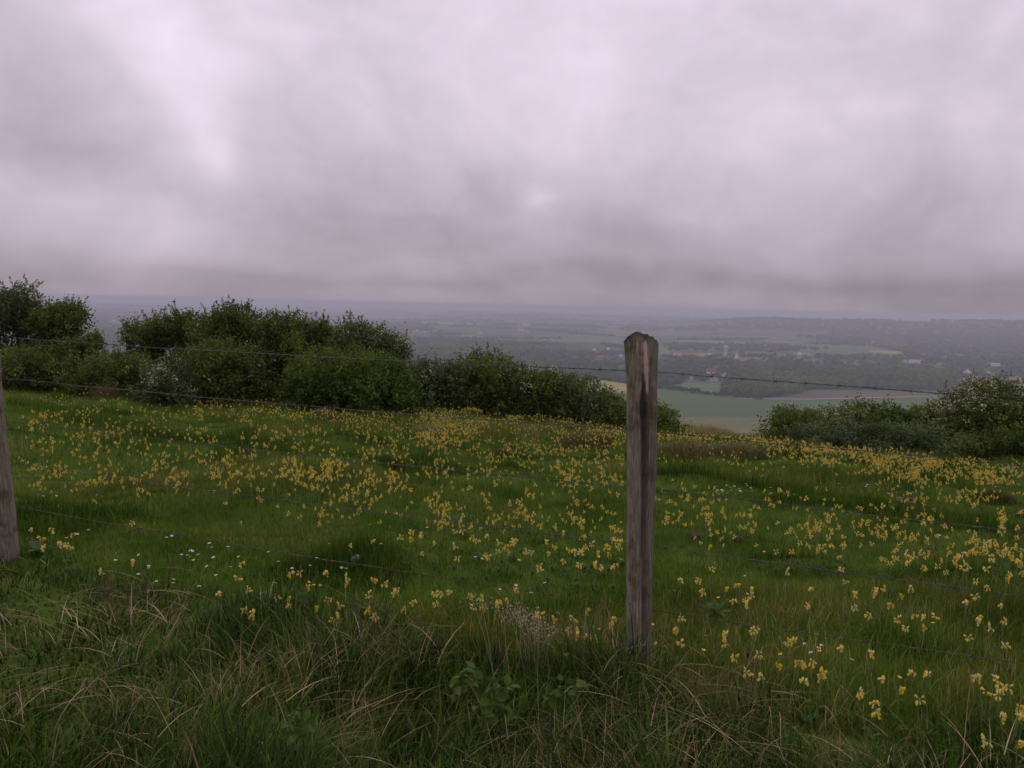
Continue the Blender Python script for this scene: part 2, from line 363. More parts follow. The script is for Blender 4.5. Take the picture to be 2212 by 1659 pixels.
field('ploughed_field', [(1652, 861.5), (1700, 853), (1762, 842), (1931, 845), (2030, 847), (2060, 852)],
      [(1654, 863), (1700, 863), (1762, 863), (1931, 860), (2030, 857), (2062, 856)], 'plough', .7)
field('farm_track', [(1600, 862.3), (1740, 863.2), (2040, 856)], [(1600, 863.3), (1740, 864.6), (2040, 857.4)], 'track', 1.0)
field('rapeseed_field', [(1240, 818), (1302, 823), (1353, 830), (1368, 834)], [(1240, 845), (1300, 848), (1353, 849), (1368, 848)], 'rape', .8)
field('pasture', [(1430, 831), (1480, 827), (1562, 828)], [(1436, 836), (1500, 846), (1562, 853)], 'crop2', .8)
field('pasture', [(2062, 836), (2110, 833), (2240, 830)], [(2050, 849), (2110, 848), (2240, 846)], 'crop2', .8)
field('pasture', [(1350, 812), (1320, 812)], [(1350, 820), (1300, 816)], 'crop2', .8)
field('pasture', [(1455, 779), (1493, 777)], [(1455, 783), (1500, 782)], 'crop2', .8)
field('pasture', [(1542, 785), (1620, 787)], [(1542, 791), (1630, 796)], 'crop2', .8)
field('pasture', [(1519, 791), (1570, 795)], [(1519, 797), (1575, 802)], 'crop2', .8)
field('pasture', [(1580, 797), (1650, 800)], [(1575, 806), (1640, 806)], 'crop2', .8)
field('stubble_field', [(1459, 735), (1560, 738), (1669, 742.5)], [(1459, 737.5), (1560, 741), (1669, 745.5)], 'straw_field', .8)
field('stubble_field', [(1877, 757), (1950, 760), (2001, 765)], [(1877, 760), (1940, 766), (2001, 768)], 'rape', .8)
field('ploughed_field', [(1877, 752), (1950, 754), (1995, 760)], [(1877, 757), (1950, 760), (2001, 765)], 'plough', .8)
field('stubble_field', [(995, 724), (1044, 726)], [(995, 728), (1044, 729.5)], 'straw_field', .8)
field('pasture', [(1050, 728), (1200, 731), (1340, 735)], [(1050, 733), (1200, 738), (1340, 742)], 'crop2', .8)
field('pasture', [(1425, 752), (1440, 752)], [(1425, 768), (1450, 766)], 'crop2', .8)
field('hillside_grazing', [(1150, 903), (1500, 903), (1640, 904), (2300, 903)], [(1150, 914), (1500, 914), (1640, 915), (2300, 915)], 'rough', 1.2)
field('hillside_grazing', [(1150, 913.5), (1500, 913.5), (1640, 914.5), (2300, 914)], [(1150, 950), (1500, 950), (1640, 950), (2300, 950)], 'rough', 1.6)

# ------------------------------------------------------------------ far trees
def crowns(pos, rad, hgt, nq, tint, q=.5, jit=.25):
    """nq leafy quads on each of len(pos) crowns"""
    n = len(pos)
    u = rng.normal(size=(n, nq, 3)); u /= np.linalg.norm(u, axis=2, keepdims=True)
    u[..., 2] = np.abs(u[..., 2])*1.25 - .25
    rr = 1 - rng.random((n, nq, 1))**2*.45
    lob = 1 + .22*np.sin(u[..., :1]*4 + rng.random((n, 1, 1))*6)*np.cos(u[..., 1:2]*5 + rng.random((n, 1, 1))*6)
    c = u*rr*lob
    P_ = np.empty((n, nq, 3)); P_[..., 0] = pos[:, None, 0] + c[..., 0]*rad[:, None]; P_[..., 1] = pos[:, None, 1] + c[..., 1]*rad[:, None]
    P_[..., 2] = pos[:, None, 2] + hgt[:, None]*(.42 + .5*c[..., 2])
    s = (rad*q)[:, None, None]*(.6+.8*rng.random((n, nq, 1)))
    nrm = u + rng.normal(size=u.shape)*.28; nrm /= np.linalg.norm(nrm, axis=2, keepdims=True)
    a = np.cross(nrm, rng.normal(size=u.shape)); a /= np.linalg.norm(a, axis=2, keepdims=True); b = np.cross(nrm, a)
    V = np.stack([P_+a*s, P_+b*s, P_-a*s, P_-b*s*.8], 2).reshape(-1, 3)
    F = np.arange(len(V)).reshape(-1, 4)
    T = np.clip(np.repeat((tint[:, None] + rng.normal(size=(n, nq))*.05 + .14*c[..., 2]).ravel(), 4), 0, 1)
    return V, F, T
def inpoly(pts, poly):
    x, y = pts[:, 0], pts[:, 1]; ins = np.zeros(len(pts), bool); j = len(poly)-1
    for i in range(len(poly)):
        xi, yi = poly[i]; xj, yj = poly[j]
        c = ((yi > y) != (yj > y)) & (x < (xj-xi)*(y-yi)/(yj-yi+1e-9)+xi); ins ^= c; j = i
    return ins
def scatter(poly, n):
    poly = np.array(poly, float); lo, hi = poly.min(0), poly.max(0); out = []
    while len(out) < n:
        p = lo + rng.random((n*3, 2))*(hi-lo); out.extend(p[inpoly(p, poly)].tolist())
    return np.array(out[:n])

HOUSES = [  # x, y (2212 view, foot of wall), width, kind, roof, wall, label
    (1463, 767, 17, 'low', 'roof_red', 'wall_white', 'long low house with red roof, leftmost of the row left of the water tower'),
    (1489, 768, 12, 'low', 'roof_red', 'wall_brick', 'small red roofed house, second from left in the row left of the water tower'),
    (1517, 768, 15, 'low', 'roof_orange', 'wall_cream', 'orange red roofed house, third from left in the row left of the water tower'),
    (1533, 767, 5, 'gable', 'roof_orange', 'wall_white', 'tiny white gabled house just left of the water tower'),
    (1591, 774, 6, 'tall', 'roof_grey', 'wall_white', 'tall pale grey house between the water tower and the big red barn roof'),
    (1606, 780, 16, 'barn', 'roof_red', 'wall_cream', 'big bright red barn roof over a pale wall right of the water tower'),
    (1612, 774, 5, 'gable', 'roof_red', 'wall_brick', 'small red gable peeking out behind the big red barn roof'),
    (1633, 778, 12, 'low', 'roof_red', 'wall_brick', 'red roofed house at right end of the water tower village beside dark trees'),
    (1699, 764, 28, 'low', 'roof_dark', 'wall_brick', 'very long dull red farm roof right of the village below the dark wood'),
    (1727, 766, 7, 'gable', 'roof_grey', 'wall_white', 'white house with grey roof right of the very long dull red roof'),
    (1742, 767, 9, 'low', 'roof_orange', 'wall_white', 'white house with an orange roof at right end of the dark wood'),
    (1536, 806, 18, 'barn', 'roof_dark', 'wall_white', 'dark red steep barn roof with pale gable edge among trees in the near hamlet'),
    (1542, 822, 16, 'low', 'roof_red', 'wall_white', 'low red roofed house with white wall in front of the dark red barn'),
    (1566, 813, 11, 'gable', 'roof_dark', 'wall_cream', 'brown roofed house right of the dark red barn, half hidden by trees'),
    (1493, 822, 6, 'low', 'roof_grey', 'wall_white', 'tiny white shed in the hedge left of the low red roofed house'),
    (1449, 713, 9, 'low', 'roof_red', 'wall_white', 'far white house with red roof just right of the fence post top'),
    (1436, 713, 10, 'low', 'roof_red', 'wall_brick', 'far flat red roof beside the white house near the fence post top'),
    (1314, 755, 6, 'gable', 'roof_red', 'wall_white', 'white gabled house standing in dark trees left of the fence post'),
    (1284, 757, 6, 'gable', 'roof_grey', 'wall_white', 'white gabled house, leftmost of the houses left of the fence post'),
    (1296, 774, 9, 'low', 'roof_red', 'wall_brick', 'red roof in dark trees above the rapeseed field'),
    (1309, 775, 7, 'low', 'roof_dark', 'wall_brick', 'dull red roof right beside the red roof above the rapeseed field'),
    (1341, 771, 8, 'low', 'roof_grey', 'wall_cream', 'pinkish grey house half hidden at left edge of the fence post'),
    (1980, 785, 27, 'barn', 'roof_grey', 'wall_cream', 'large long grey roofed barn behind the poplar wood'),
    (1955, 783, 6, 'low', 'roof_grey', 'wall_cream', 'small grey shed left of the large long grey barn'),
    (2090, 808, 13, 'gable', 'roof_grey', 'wall_white', 'white gabled farmhouse with grey roof left of the white cottage'),
    (2141, 825, 18, 'low', 'roof_dark', 'wall_white', 'white cottage with pink red roof above the right hand bushes'),
    (2191, 823, 13, 'low', 'roof_orange', 'wall_brick', 'orange roofed house near the right edge of the valley'),
    (2203, 822, 5, 'gable', 'roof_grey', 'wall_white', 'tiny white house beside the orange roof at the right edge'),
    (2029, 791, 6, 'low', 'roof_orange', 'wall_brick', 'small orange roof in trees right of the long grey barn'),
    (2147, 790, 20, 'low', 'roof_grey', 'wall_white', 'long low white building behind dark trees at far right'),
    (2081, 822, 4, 'gable', 'roof_grey', 'wall_white', 'tiny white outbuilding below the white gabled farmhouse'),
    (2135, 806, 5, 'gable', 'roof_grey', 'wall_cream', 'tiny pale house in trees above the white cottage'),
    (900, 715, 4, 'gable', 'roof_red', 'wall_white', 'tiny distant white house right beside the end of the left hedge'),
    (917, 718, 4, 'gable', 'roof_grey', 'wall_white', 'tiny distant white house, second from the end of the left hedge'),
    (1134, 704, 45, 'barn', 'roof_orange', 'wall_cream', 'very long distant pale pink building on the plain, farthest building of the middle'),
    (1126, 714, 12, 'low', 'roof_grey', 'wall_white', 'distant building with white roof below the very long pink building'),
    (1128, 719, 8, 'low', 'roof_red', 'wall_brick', 'distant red building in front of the white roofed building'),
    (1140, 718, 6, 'low', 'roof_red', 'wall_white', 'distant small house with red roof right of the white roofed building'),
    (1320, 709, 40, 'barn', 'roof_orange', 'wall_brick', 'very long distant reddish building left of the fence post top'),
    (1037, 721, 4, 'gable', 'roof_grey', 'wall_white', 'tiny distant white house above the yellow green field'),
    (245, 694, 5, 'gable', 'roof_grey', 'wall_white', 'tiny pale house seen through the gap of the left hedge'),
    (262, 697, 4, 'gable', 'roof_grey', 'wall_cream', 'faint pale house, lower of the two in the gap of the left hedge'),
]
hp = valley([(h[0], h[1]) for h in HOUSES])
tower_p = valley([(1567, 771)])[0]
obst = np.concatenate([hp, tower_p[None]])
def clear(p, w=16, front=110):
    """keep tree positions out of the buildings and of the view on them"""
    ok = np.ones(len(p), bool); r = np.hypot(p[:, 0], p[:, 1]); az_ = p[:, 0]/p[:, 1]
    for o in obst:
        ro = math.hypot(o[0], o[1]); a0 = o[0]/o[1]
        ok &= ~((np.abs(az_-a0)*ro < w) & (r > ro - front*ro/1500) & (r < ro+14))
    return p[ok]

def wood(name, label, polys, n, rad, hgt, nq, tint, q=.55, cat='wood'):
    ps = []
    for poly, k in zip(polys, n): ps.append(scatter(poly, k))
    p = clear(valley(np.concatenate(ps)))
    m = len(p); s = .7 + .6*rng.random(m)
    tt = tint + (vn(p[:, 0]/60, p[:, 1]/60, 21)-.5)*.6 + rng.normal(size=m)*.15
    V, F, T = crowns(p, rad*s, hgt*(.75+.5*rng.random(m)), nq, tt, q)
    tag(link(name, npmesh(name, V, F, [M['far_leaf']], T)), label, cat, kind='stuff')
wood('poplar_wood', 'broad fresh green poplar wood filling the valley right of the fence post',
     [[(1575, 818), (1680, 806), (1800, 800), (1950, 795), (2045, 815), (2070, 845), (1930, 843), (1760, 841), (1690, 857), (1630, 860), (1565, 850)]], [1300], 6.2, 15, 70, .62, .34)
wood('valley_trees', 'scattered dark trees and thickets around the village and hamlet of the valley',
     [[(1425, 775), (1540, 770), (1660, 776), (1640, 784), (1430, 780)], [(1425, 800), (1520, 797), (1640, 806), (1575, 830), (1500, 828), (1425, 838)],
      [(1425, 785), (1520, 783), (1530, 797), (1430, 798)], [(1565, 790), (1700, 785), (1700, 803), (1600, 806)], [(1430, 745), (1640, 744), (1790, 755), (1700, 764), (1440, 758)],
      [(1700, 768), (2212, 772), (2240, 812), (2060, 830), (1900, 793), (1700, 795)], [(2060, 800), (2250, 800), (2250, 828), (2050, 840)],
      [(1150, 775), (1350, 780), (1350, 824), (1290, 818), (1150, 830)], [(900, 775), (1200, 760), (1350, 765), (1350, 780), (900, 800)],
      [(200, 730), (330, 725), (330, 760), (200, 770)]],
     [90, 230, 60, 130, 300, 520, 150, 250, 260, 120], 6.0, 11, 60, .36, .36)
wood('poplar_plantation', 'pale green poplar plantation on the plain beyond the middle bushes',
     [[(870, 742), (1000, 742), (1160, 748), (1180, 768), (880, 775)]], [900], 5, 18, 26, .60)
# hedges along the field edges
def hedge_line(pts, step=4.5, w=3.2, h=5.5):
    g = valley(pts)[:, :2]; L_ = np.sum(np.linalg.norm(np.diff(g, axis=0), axis=1)); g = resample(g, max(3, int(L_/step)))
    g += rng.normal(size=g.shape)*.8
    return np.c_[g, Hf(g[:, 0], g[:, 1])]
hl = [hedge_line(p) for p in ([(1416, 838), (1460, 843), (1502, 850), (1570, 857), (1640, 863)], [(1425, 834), (1470, 830)], [(1565, 830), (1562, 854)], [(2030, 851), (2110, 851), (2230, 849)], [(1240, 815), (1302, 820), (1368, 832)],
      [(1455, 776), (1495, 775)], [(1540, 783), (1620, 785)], [(1519, 799), (1575, 804)], [(1455, 786), (1530, 789)])]
p = np.concatenate(hl); m_ = len(p)
V, F, T = crowns(p, np.full(m_, 3.4)*(.7+.6*rng.random(m_)), np.full(m_, 6.5)*(.6+.8*rng.random(m_)), 24, .12+rng.normal(size=m_)*.06, .6)
tag(link('field_hedge', npmesh('field_hedge', V, F, [M['far_leaf']], T)), 'dark hedges edging the wheat field and the pastures below the village', 'hedge', kind='stuff')
# woods and hedgerows fading over the plain
def far_woods():
    out = []
    g = []
    for _ in range(120):
        r0 = math.exp(random.uniform(math.log(1700), math.log(9500))); t0 = random.uniform(-.72, .75)
        x0, y0 = r0*t0/math.hypot(1, t0), r0/math.hypot(1, t0); a = random.gauss(0.1, .5) + (math.pi/2 if random.random() < .2 else 0)
        l = random.uniform(150, 700)*r0/3000; k = int(l/(r0*.0042)) + 3
        s = np.linspace(-l/2, l/2, k); g.append(np.stack([x0+s*math.cos(a), y0+s*math.sin(a)], 1) + rng.normal(size=(k, 2))*2)
    g = np.concatenate(g)
    rr = np.exp(rng.uniform(math.log(2300), math.log(11000), 26000)); tt = rng.uniform(-.75, .78, 26000)
    w = np.stack([rr*tt/np.sqrt(1+tt*tt), rr/np.sqrt(1+tt*tt)], 1)
    nn_ = .72*vn(w[:, 0]/620, w[:, 1]/900, 31) + .28*vn(w[:, 0]/160, w[:, 1]/300, 32)
    onr = np.exp(-((np.hypot(w[:, 0], w[:, 1])-5300)/900.0)**2)*sst(.18, .3, w[:, 0]/w[:, 1])
    w = w[nn_ + .13*onr > .64]
    p = np.concatenate([g, w]); p = np.c_[p, Hf(p[:, 0], p[:, 1])]
    p = clear(p, 22, 160)
    r = np.hypot(p[:, 0], p[:, 1]); n = len(p)
    V, F, T = crowns(p, (3.5 + r*.0010)*(.6+.8*rng.random(n)), (9 + r*.0006)*(.7+.5*rng.random(n)), 12, .15+rng.random(n)*.5, .7)
    tag(link('far_woods', npmesh('far_woods', V, F, [M['far_leaf']], T)), 'hazy woods and hedgerows spread over the plain to the horizon', 'woods', kind='stuff')
far_woods()

# single trees one can tell apart in the valley
def tree_meshes(k):
    pos = np.zeros((1, 3)); h = 11.0
    V, F, T = crowns(pos, np.array([4.2]), np.array([h]), 420, np.array([.42]), .22)
    V[:, 2] += 1.2
    crown = npmesh('crown', V, F, [M['far_leaf']], T)
    tv, tf = [], []
    for z, r_ in ((0, .45), (2.5, .3), (6, .16)):
        for q in range(7): tv.append((r_*math.cos(q*.9), r_*math.sin(q*.9), z))
    for l in range(2):
        for q in range(7): tf.append((l*7+q, l*7+(q+1) % 7, l*7+7+(q+1) % 7, l*7+7+q))
    return crown, pymesh('trunk', tv, tf, [M['bark']])
TM = [tree_meshes(i) for i in range(4)]
for i, (x, y, s) in enumerate([(1520, 777, .7), (1568, 776, .5), (1625, 783, 1.0), (1650, 781, .9), (1477, 771, .7), (1505, 806, 1.0), (1519, 785, 1.1), (1590, 803, 1.0),
                               (1480, 800, .8), (1575, 815, 1.1), (1600, 822, 1.2), (1516, 823, .8), (1556, 826, .7), (1668, 776, 1.2), (1690, 779, 1.1), (2045, 812, 1.2), (2067, 818, 1.0),
                               (2104, 810, .9), (2115, 822, 1.0), (2160, 815, .9), (2180, 812, .8), (2036, 852, .9), (1785, 757, 1.3), (1435, 821, .9), (1455, 815, .8), (1330, 790, .9), (1312, 806, .8)]):
    g = valley([(x, y)])[0]
    o = empty('valley_tree', g, 'single round dark tree standing in the hazy valley by the houses', 'tree', 'single trees between the valley houses', random.random()*6)
    o.scale = (s, s, s*random.uniform(.85, 1.15))
    c_, t_ = TM[i % 4]; link('crown', c_, o); link('trunk', t_, o)

# ------------------------------------------------------------------ houses and water tower
def box(x0, x1, y0, y1, z0, z1):
    v = [(x0, y0, z0), (x1, y0, z0), (x1, y1, z0), (x0, y1, z0), (x0, y0, z1), (x1, y0, z1), (x1, y1, z1), (x0, y1, z1)]
    f = [(0, 3, 2, 1), (4, 5, 6, 7), (0, 1, 5, 4), (1, 2, 6, 5), (2, 3, 7, 6), (3, 0, 4, 7)]
    return v, f
def boxes(name, bs, m):
    V, F = [], []
    for b in bs:
        v, f = box(*b); F += [tuple(i+len(V) for i in q) for q in f]; V += v
    return pymesh(name, V, F, [m])
def house(i, h):
    x, y, wP, kind, rf, wl, lab = h
    g = hp[i]; dist = float(np.hypot(g[0], g[1])); w = wP*K/FPX*dist
    names = {'low': 'house', 'gable': 'gabled_house', 'tall': 'tall_house', 'barn': 'barn'}
    az_ = math.atan2(g[0], g[1]); rz = -az_ + (math.pi/2 if kind == 'gable' else 0) + random.uniform(-.22, .22)
    o = empty(names[kind], g, lab, 'barn' if kind == 'barn' else 'house', None, rz)
    l, d, e, rh = w, min(9, w*.8), 3.2, 3.6
    if kind == 'gable': l, d, e, rh = w*1.3, w, 3.8, w*.42
    if kind == 'tall': d, e, rh = w*.8, 8.5, 4.5
    if kind == 'barn': d, e, rh = max(9, min(14, w*.6)), 3.0 if w < 40 else 5, 6.0
    if w > 60: e, rh, d = 7, 6, 22
    X, Yd = l/2, d/2
    V = [(-X, -Yd, 0), (X, -Yd, 0), (X, Yd, 0), (-X, Yd, 0), (-X, -Yd, e), (X, -Yd, e), (X, Yd, e), (-X, Yd, e), (-X, 0, e+rh), (X, 0, e+rh)]
    F = [(0, 1, 5, 4), (2, 3, 7, 6), (1, 2, 6, 9, 5), (3, 0, 4, 8, 7)]
    link('wall', pymesh('wall', V, F, [M[wl]]), o)
    ov, th = .45, .3; k = rh/Yd
    V, F = [], []
    for s in (-1, 1):
        b = len(V); y1, z1 = s*(Yd+ov), e-ov*k
        V += [(-X-ov, 0, e+rh+.05), (X+ov, 0, e+rh+.05), (X+ov, y1, z1+.05), (-X-ov, y1, z1+.05), (-X-ov, 0, e+rh+.05+th), (X+ov, 0, e+rh+.05+th), (X+ov, y1, z1+.05+th), (-X-ov, y1, z1+.05+th)]
        F += [tuple(b+q for q in f) for f in ((0, 3, 2, 1), (4, 5, 6, 7), (3, 7, 6, 2), (0, 4, 7, 3), (1, 2, 6, 5))]
    roof = link('roof', pymesh('roof', V, F, [M[rf]]), o)
    if kind != 'barn':
        link('chimney', boxes('chimney', [(X*.6-.4, X*.6+.4, -.4, .4, e+rh*.7, e+rh+1.3)], M['wall_brick']), roof)
    if dist < 2600:
        if kind == 'barn':
            link('door', boxes('door', [(-1.6, 1.6, -Yd-.06, -Yd+.05, .1, 2.8)], M['door']), o)
        else:
            link('door', boxes('door', [(-.5, .5, -Yd-.06, -Yd+.05, .1, 2.1)], M['door']), o)
            for q in (-.62, .62):
                link('window', boxes('window', [(X*q-.6, X*q+.6, -Yd-.06, -Yd+.05, 1, 2.2)], M['glass']), o)
for i, h in enumerate(HOUSES): house(i, h)

def lathe(name, prof, m, seg=28, smooth=True):
    V, F = [], []
    for r_, z in prof:
        for q in range(seg): V.append((r_*math.cos(q*2*math.pi/seg), r_*math.sin(q*2*math.pi/seg), z))
    for l in range(len(prof)-1):
        for q in range(seg): F.append((l*seg+q, l*seg+(q+1) % seg, (l+1)*seg+(q+1) % seg, (l+1)*seg+q))
    F.append(tuple(range((len(prof)-1)*seg, len(prof)*seg)))
    return pymesh(name, V, F, [m], smooth=smooth)
wt = empty('water_tower', tower_p, 'tall pale concrete water tower with flared top standing in the village', 'water tower')
link('shaft', lathe('shaft', [(4.6, -1), (4.3, 6), (4.1, 14), (4.0, 21.5)], M['concrete']), wt)
link('tank', lathe('tank', [(4.05, 21.4), (4.6, 22.6), (5.8, 24.2), (6.3, 25.2), (6.3, 27.6)], M['concrete']), wt)
link('roof_cap', lathe('roof_cap', [(6.6, 27.62), (6.6, 28.1), (3.5, 28.9), (.4, 29.4)], M['wall_white']), wt)
for k_ in range(8):
    a = k_*math.pi/4
    ob = link('rib', boxes('rib', [(4.0, 4.45, -.3, .3, 0, 22)], M['concrete']), wt); ob.rotation_euler = (0, 0, a)

# ------------------------------------------------------------------ hawthorn bushes
def rod(pts, rads, seg=5):
    pts = np.asarray(pts, float); n = len(pts); V = []; F = []
    d = np.gradient(pts, axis=0); d /= np.linalg.norm(d, axis=1, keepdims=True)+1e-9
    up = np.array([.3, .2, 1.0]); a = np.cross(d, up); bad = np.linalg.norm(a, axis=1) < .1
    a[bad] = np.cross(d[bad], np.array([1., 0, 0])); a /= np.linalg.norm(a, axis=1, keepdims=True); b = np.cross(d, a)
    an = np.arange(seg)*2*math.pi/seg
    V = pts[:, None] + (a[:, None]*np.cos(an)[None, :, None] + b[:, None]*np.sin(an)[None, :, None])*np.asarray(rads)[:, None, None]
    i = np.arange(n-1)[:, None]*seg; j = np.arange(seg)[None]; j2 = (j+1) % seg
    F = np.stack([i+j, i+j2, i+seg+j2, i+seg+j], 2).reshape(-1, 4)
    return V.reshape(-1, 3), F
def quads(c, s, nrm):
    n = len(c); a = np.cross(nrm, rng.normal(size=(n, 3))); a /= np.linalg.norm(a, axis=1, keepdims=True)+1e-9; b = np.cross(nrm, a)
    s = s[:, None]
    V = np.stack([c+a*s, c+b*s*.62, c-a*s, c-b*s*.62], 1).reshape(-1, 3)
    return V, np.arange(4*n).reshape(-1, 4)
def bush(name, label, cx, topP, wP, Y, mt='leaf', blos=0., dens=1., drop=0., depth=None, sparse=.0, basehole=0):
    d = dirs([(cx, topP)])[0]; x = d[0]/d[1]*Y; zt = CAMZ + d[2]/d[1]*Y
    gz = float(Hf(x, Y)) - .1 - drop
    h = zt - gz; w = wP*K/FPX*Y/2; dp = depth or max(1.0, w*.85)
    o = empty(name, (x, Y, gz), label, 'bush', 'hawthorn bushes along the meadow edge')
    # lobes give the uneven outline
    nl = int(7 + w*5); lob = []
    for _ in range(nl):
        a = random.uniform(0, 2*math.pi); q = math.sqrt(random.random())*.72
        lx, ly = math.cos(a)*q*w, math.sin(a)*q*dp
        e = math.sqrt(max(.05, 1-q*q)); r_ = random.uniform(.26, .46)*min(h, w*1.2)
        top = h*(.55 + .45*e)*random.uniform(.88, 1.03)
        lob.append((lx, ly, max(r_*.6, top-r_), r_))
    for _ in range(nl):                                     # skirt down to the grass
        a = random.uniform(0, 2*math.pi); q = .6+.25*random.random()
        r_ = random.uniform(.2, .34)*min(h, w*1.4); lob.append((math.cos(a)*q*w, math.sin(a)*q*dp, r_*random.uniform(.5, 1.8), r_))
    lob = np.array(lob); area = lob[:, 3]**2; pr = area/area.sum()
    nsp = int(950*dens*(w*h)/2.0*(20/Y)**.5)
    li = rng.choice(len(lob), nsp, p=pr)
    u = rng.normal(size=(nsp, 3)); u[:, 2] += .35; u /= np.linalg.norm(u, axis=1, keepdims=True)
    rr = 1.0 - np.abs(rng.normal(size=nsp))*.22
    c = lob[li, :3] + u*(lob[li, 3]*rr)[:, None]*np.array([1, 1, .95])
    keep = c[:, 2] > .05; c, u, rr = c[keep], u[keep], rr[keep]; nsp = len(c)
    # each spray: a twig with leaves
    tl = .10 + .22*rng.random(nsp)**2; up = u*.8 + np.array([0, 0, .75]) + rng.normal(size=(nsp, 3))*.35; up /= np.linalg.norm(up, axis=1, keepdims=True)
    per = 15
    t = rng.random((nsp, per)); P_ = c[:, None] + up[:, None]*(t*tl[:, None])[..., None] + rng.normal(size=(nsp, per, 3))*.05
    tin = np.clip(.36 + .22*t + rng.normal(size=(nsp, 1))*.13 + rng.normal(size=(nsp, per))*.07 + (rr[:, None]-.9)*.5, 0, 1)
    ls = .021 + .019*rng.random((nsp, per))
    cs = [P_.reshape(-1, 3)]; ts = [tin.ravel()]; ss = [ls.ravel()]
    cln = vn(c[:, 0]*2.2 + cx, c[:, 2]*2.6 + c[:, 1], 95)
    bsp = (rng.random(nsp) < blos*7*sst(.45, .75, cln)) & (u[:, 2] > -.2); bl = [P_[bsp][:, :7].reshape(-1, 3)]
    parts = []
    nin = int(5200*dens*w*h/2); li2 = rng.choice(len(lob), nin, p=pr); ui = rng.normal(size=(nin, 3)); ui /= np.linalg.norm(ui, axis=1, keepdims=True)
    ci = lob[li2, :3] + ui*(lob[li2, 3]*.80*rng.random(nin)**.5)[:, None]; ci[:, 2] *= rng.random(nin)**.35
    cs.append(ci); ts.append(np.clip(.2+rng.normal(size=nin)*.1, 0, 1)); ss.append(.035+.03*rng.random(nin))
    # upright leafy shoots break the outline
    nsh = int(28*w*dens); k = 0
    while k < nsh:
        l = lob[rng.integers(nl)]; dirv = np.array([random.gauss(0, .5), random.gauss(0, .3), 1.0]); dirv /= np.linalg.norm(dirv)
        p0 = l[:3] + dirv*l[3]*.8; ln = random.uniform(.18, .50)*min(1.3, h/2.2)
        s = np.linspace(0, 1, 6); bend = np.array([random.gauss(0, .18), random.gauss(0, .1), 0])
        pts = p0 + dirv*ln*s[:, None] + bend*ln*(s**2)[:, None]
        parts.append(rod(pts, .007*(1-.8*s), 3))
        m = int(34*ln/.35); tt = rng.random(m); q = p0 + dirv*ln*tt[:, None] + bend*ln*(tt**2)[:, None] + rng.normal(size=(m, 3))*(.045*(1.15-tt))[:, None]
        cs.append(q); ts.append(np.clip(.55+rng.normal(size=m)*.15, 0, 1)); ss.append(.016+.014*rng.random(m))
        if blos > .02 and random.random() < .7: bl.append(q[rng.random(m) < .35])
        k += 1
    # stems
    for _ in range(int(8+4*w)):
        l = lob[rng.integers(nl)]; b0 = np.array([l[0]*.45+random.gauss(0, .1), l[1]*.45+random.gauss(0, .1), -.1]); s = np.linspace(0, 1, 7)
        mid = rng.normal(size=3)*.12; pts = b0*(1-s)[:, None] + l[:3]*s[:, None] + mid*np.sin(s*math.pi)[:, None]
        parts.append(rod(pts, .028*(1-.75*s)*min(1.4, h/2), 5))
    Vs = merge([(v, f, np.zeros(len(v))) for v, f in parts])
    link('branches', npmesh('branches', Vs[0], Vs[1], [M['bark']]), o)
    c = np.concatenate(cs); tn_ = np.concatenate(ts); s = np.concatenate(ss)*(Y/19)**.5
    nrm = rng.normal(size=c.shape); nrm[:, 2] += .7; nrm /= np.linalg.norm(nrm, axis=1, keepdims=True)
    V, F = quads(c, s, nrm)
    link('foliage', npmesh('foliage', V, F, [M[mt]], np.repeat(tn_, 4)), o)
    b = np.concatenate(bl)
    if blos > 0 and len(b):
        b = b + rng.normal(size=b.shape)*.02; nb = len(b)
        b = np.repeat(b, 3, 0) + rng.normal(size=(nb*3, 3))*.025
        nrm = rng.normal(size=b.shape); nrm[:, 2] += 1; nrm /= np.linalg.norm(nrm, axis=1, keepdims=True)
        V, F = quads(b, .014+.012*rng.random(len(b)), nrm)
        link('blossom', npmesh('blossom', V, F, [M['blossom']]), o)
    return o
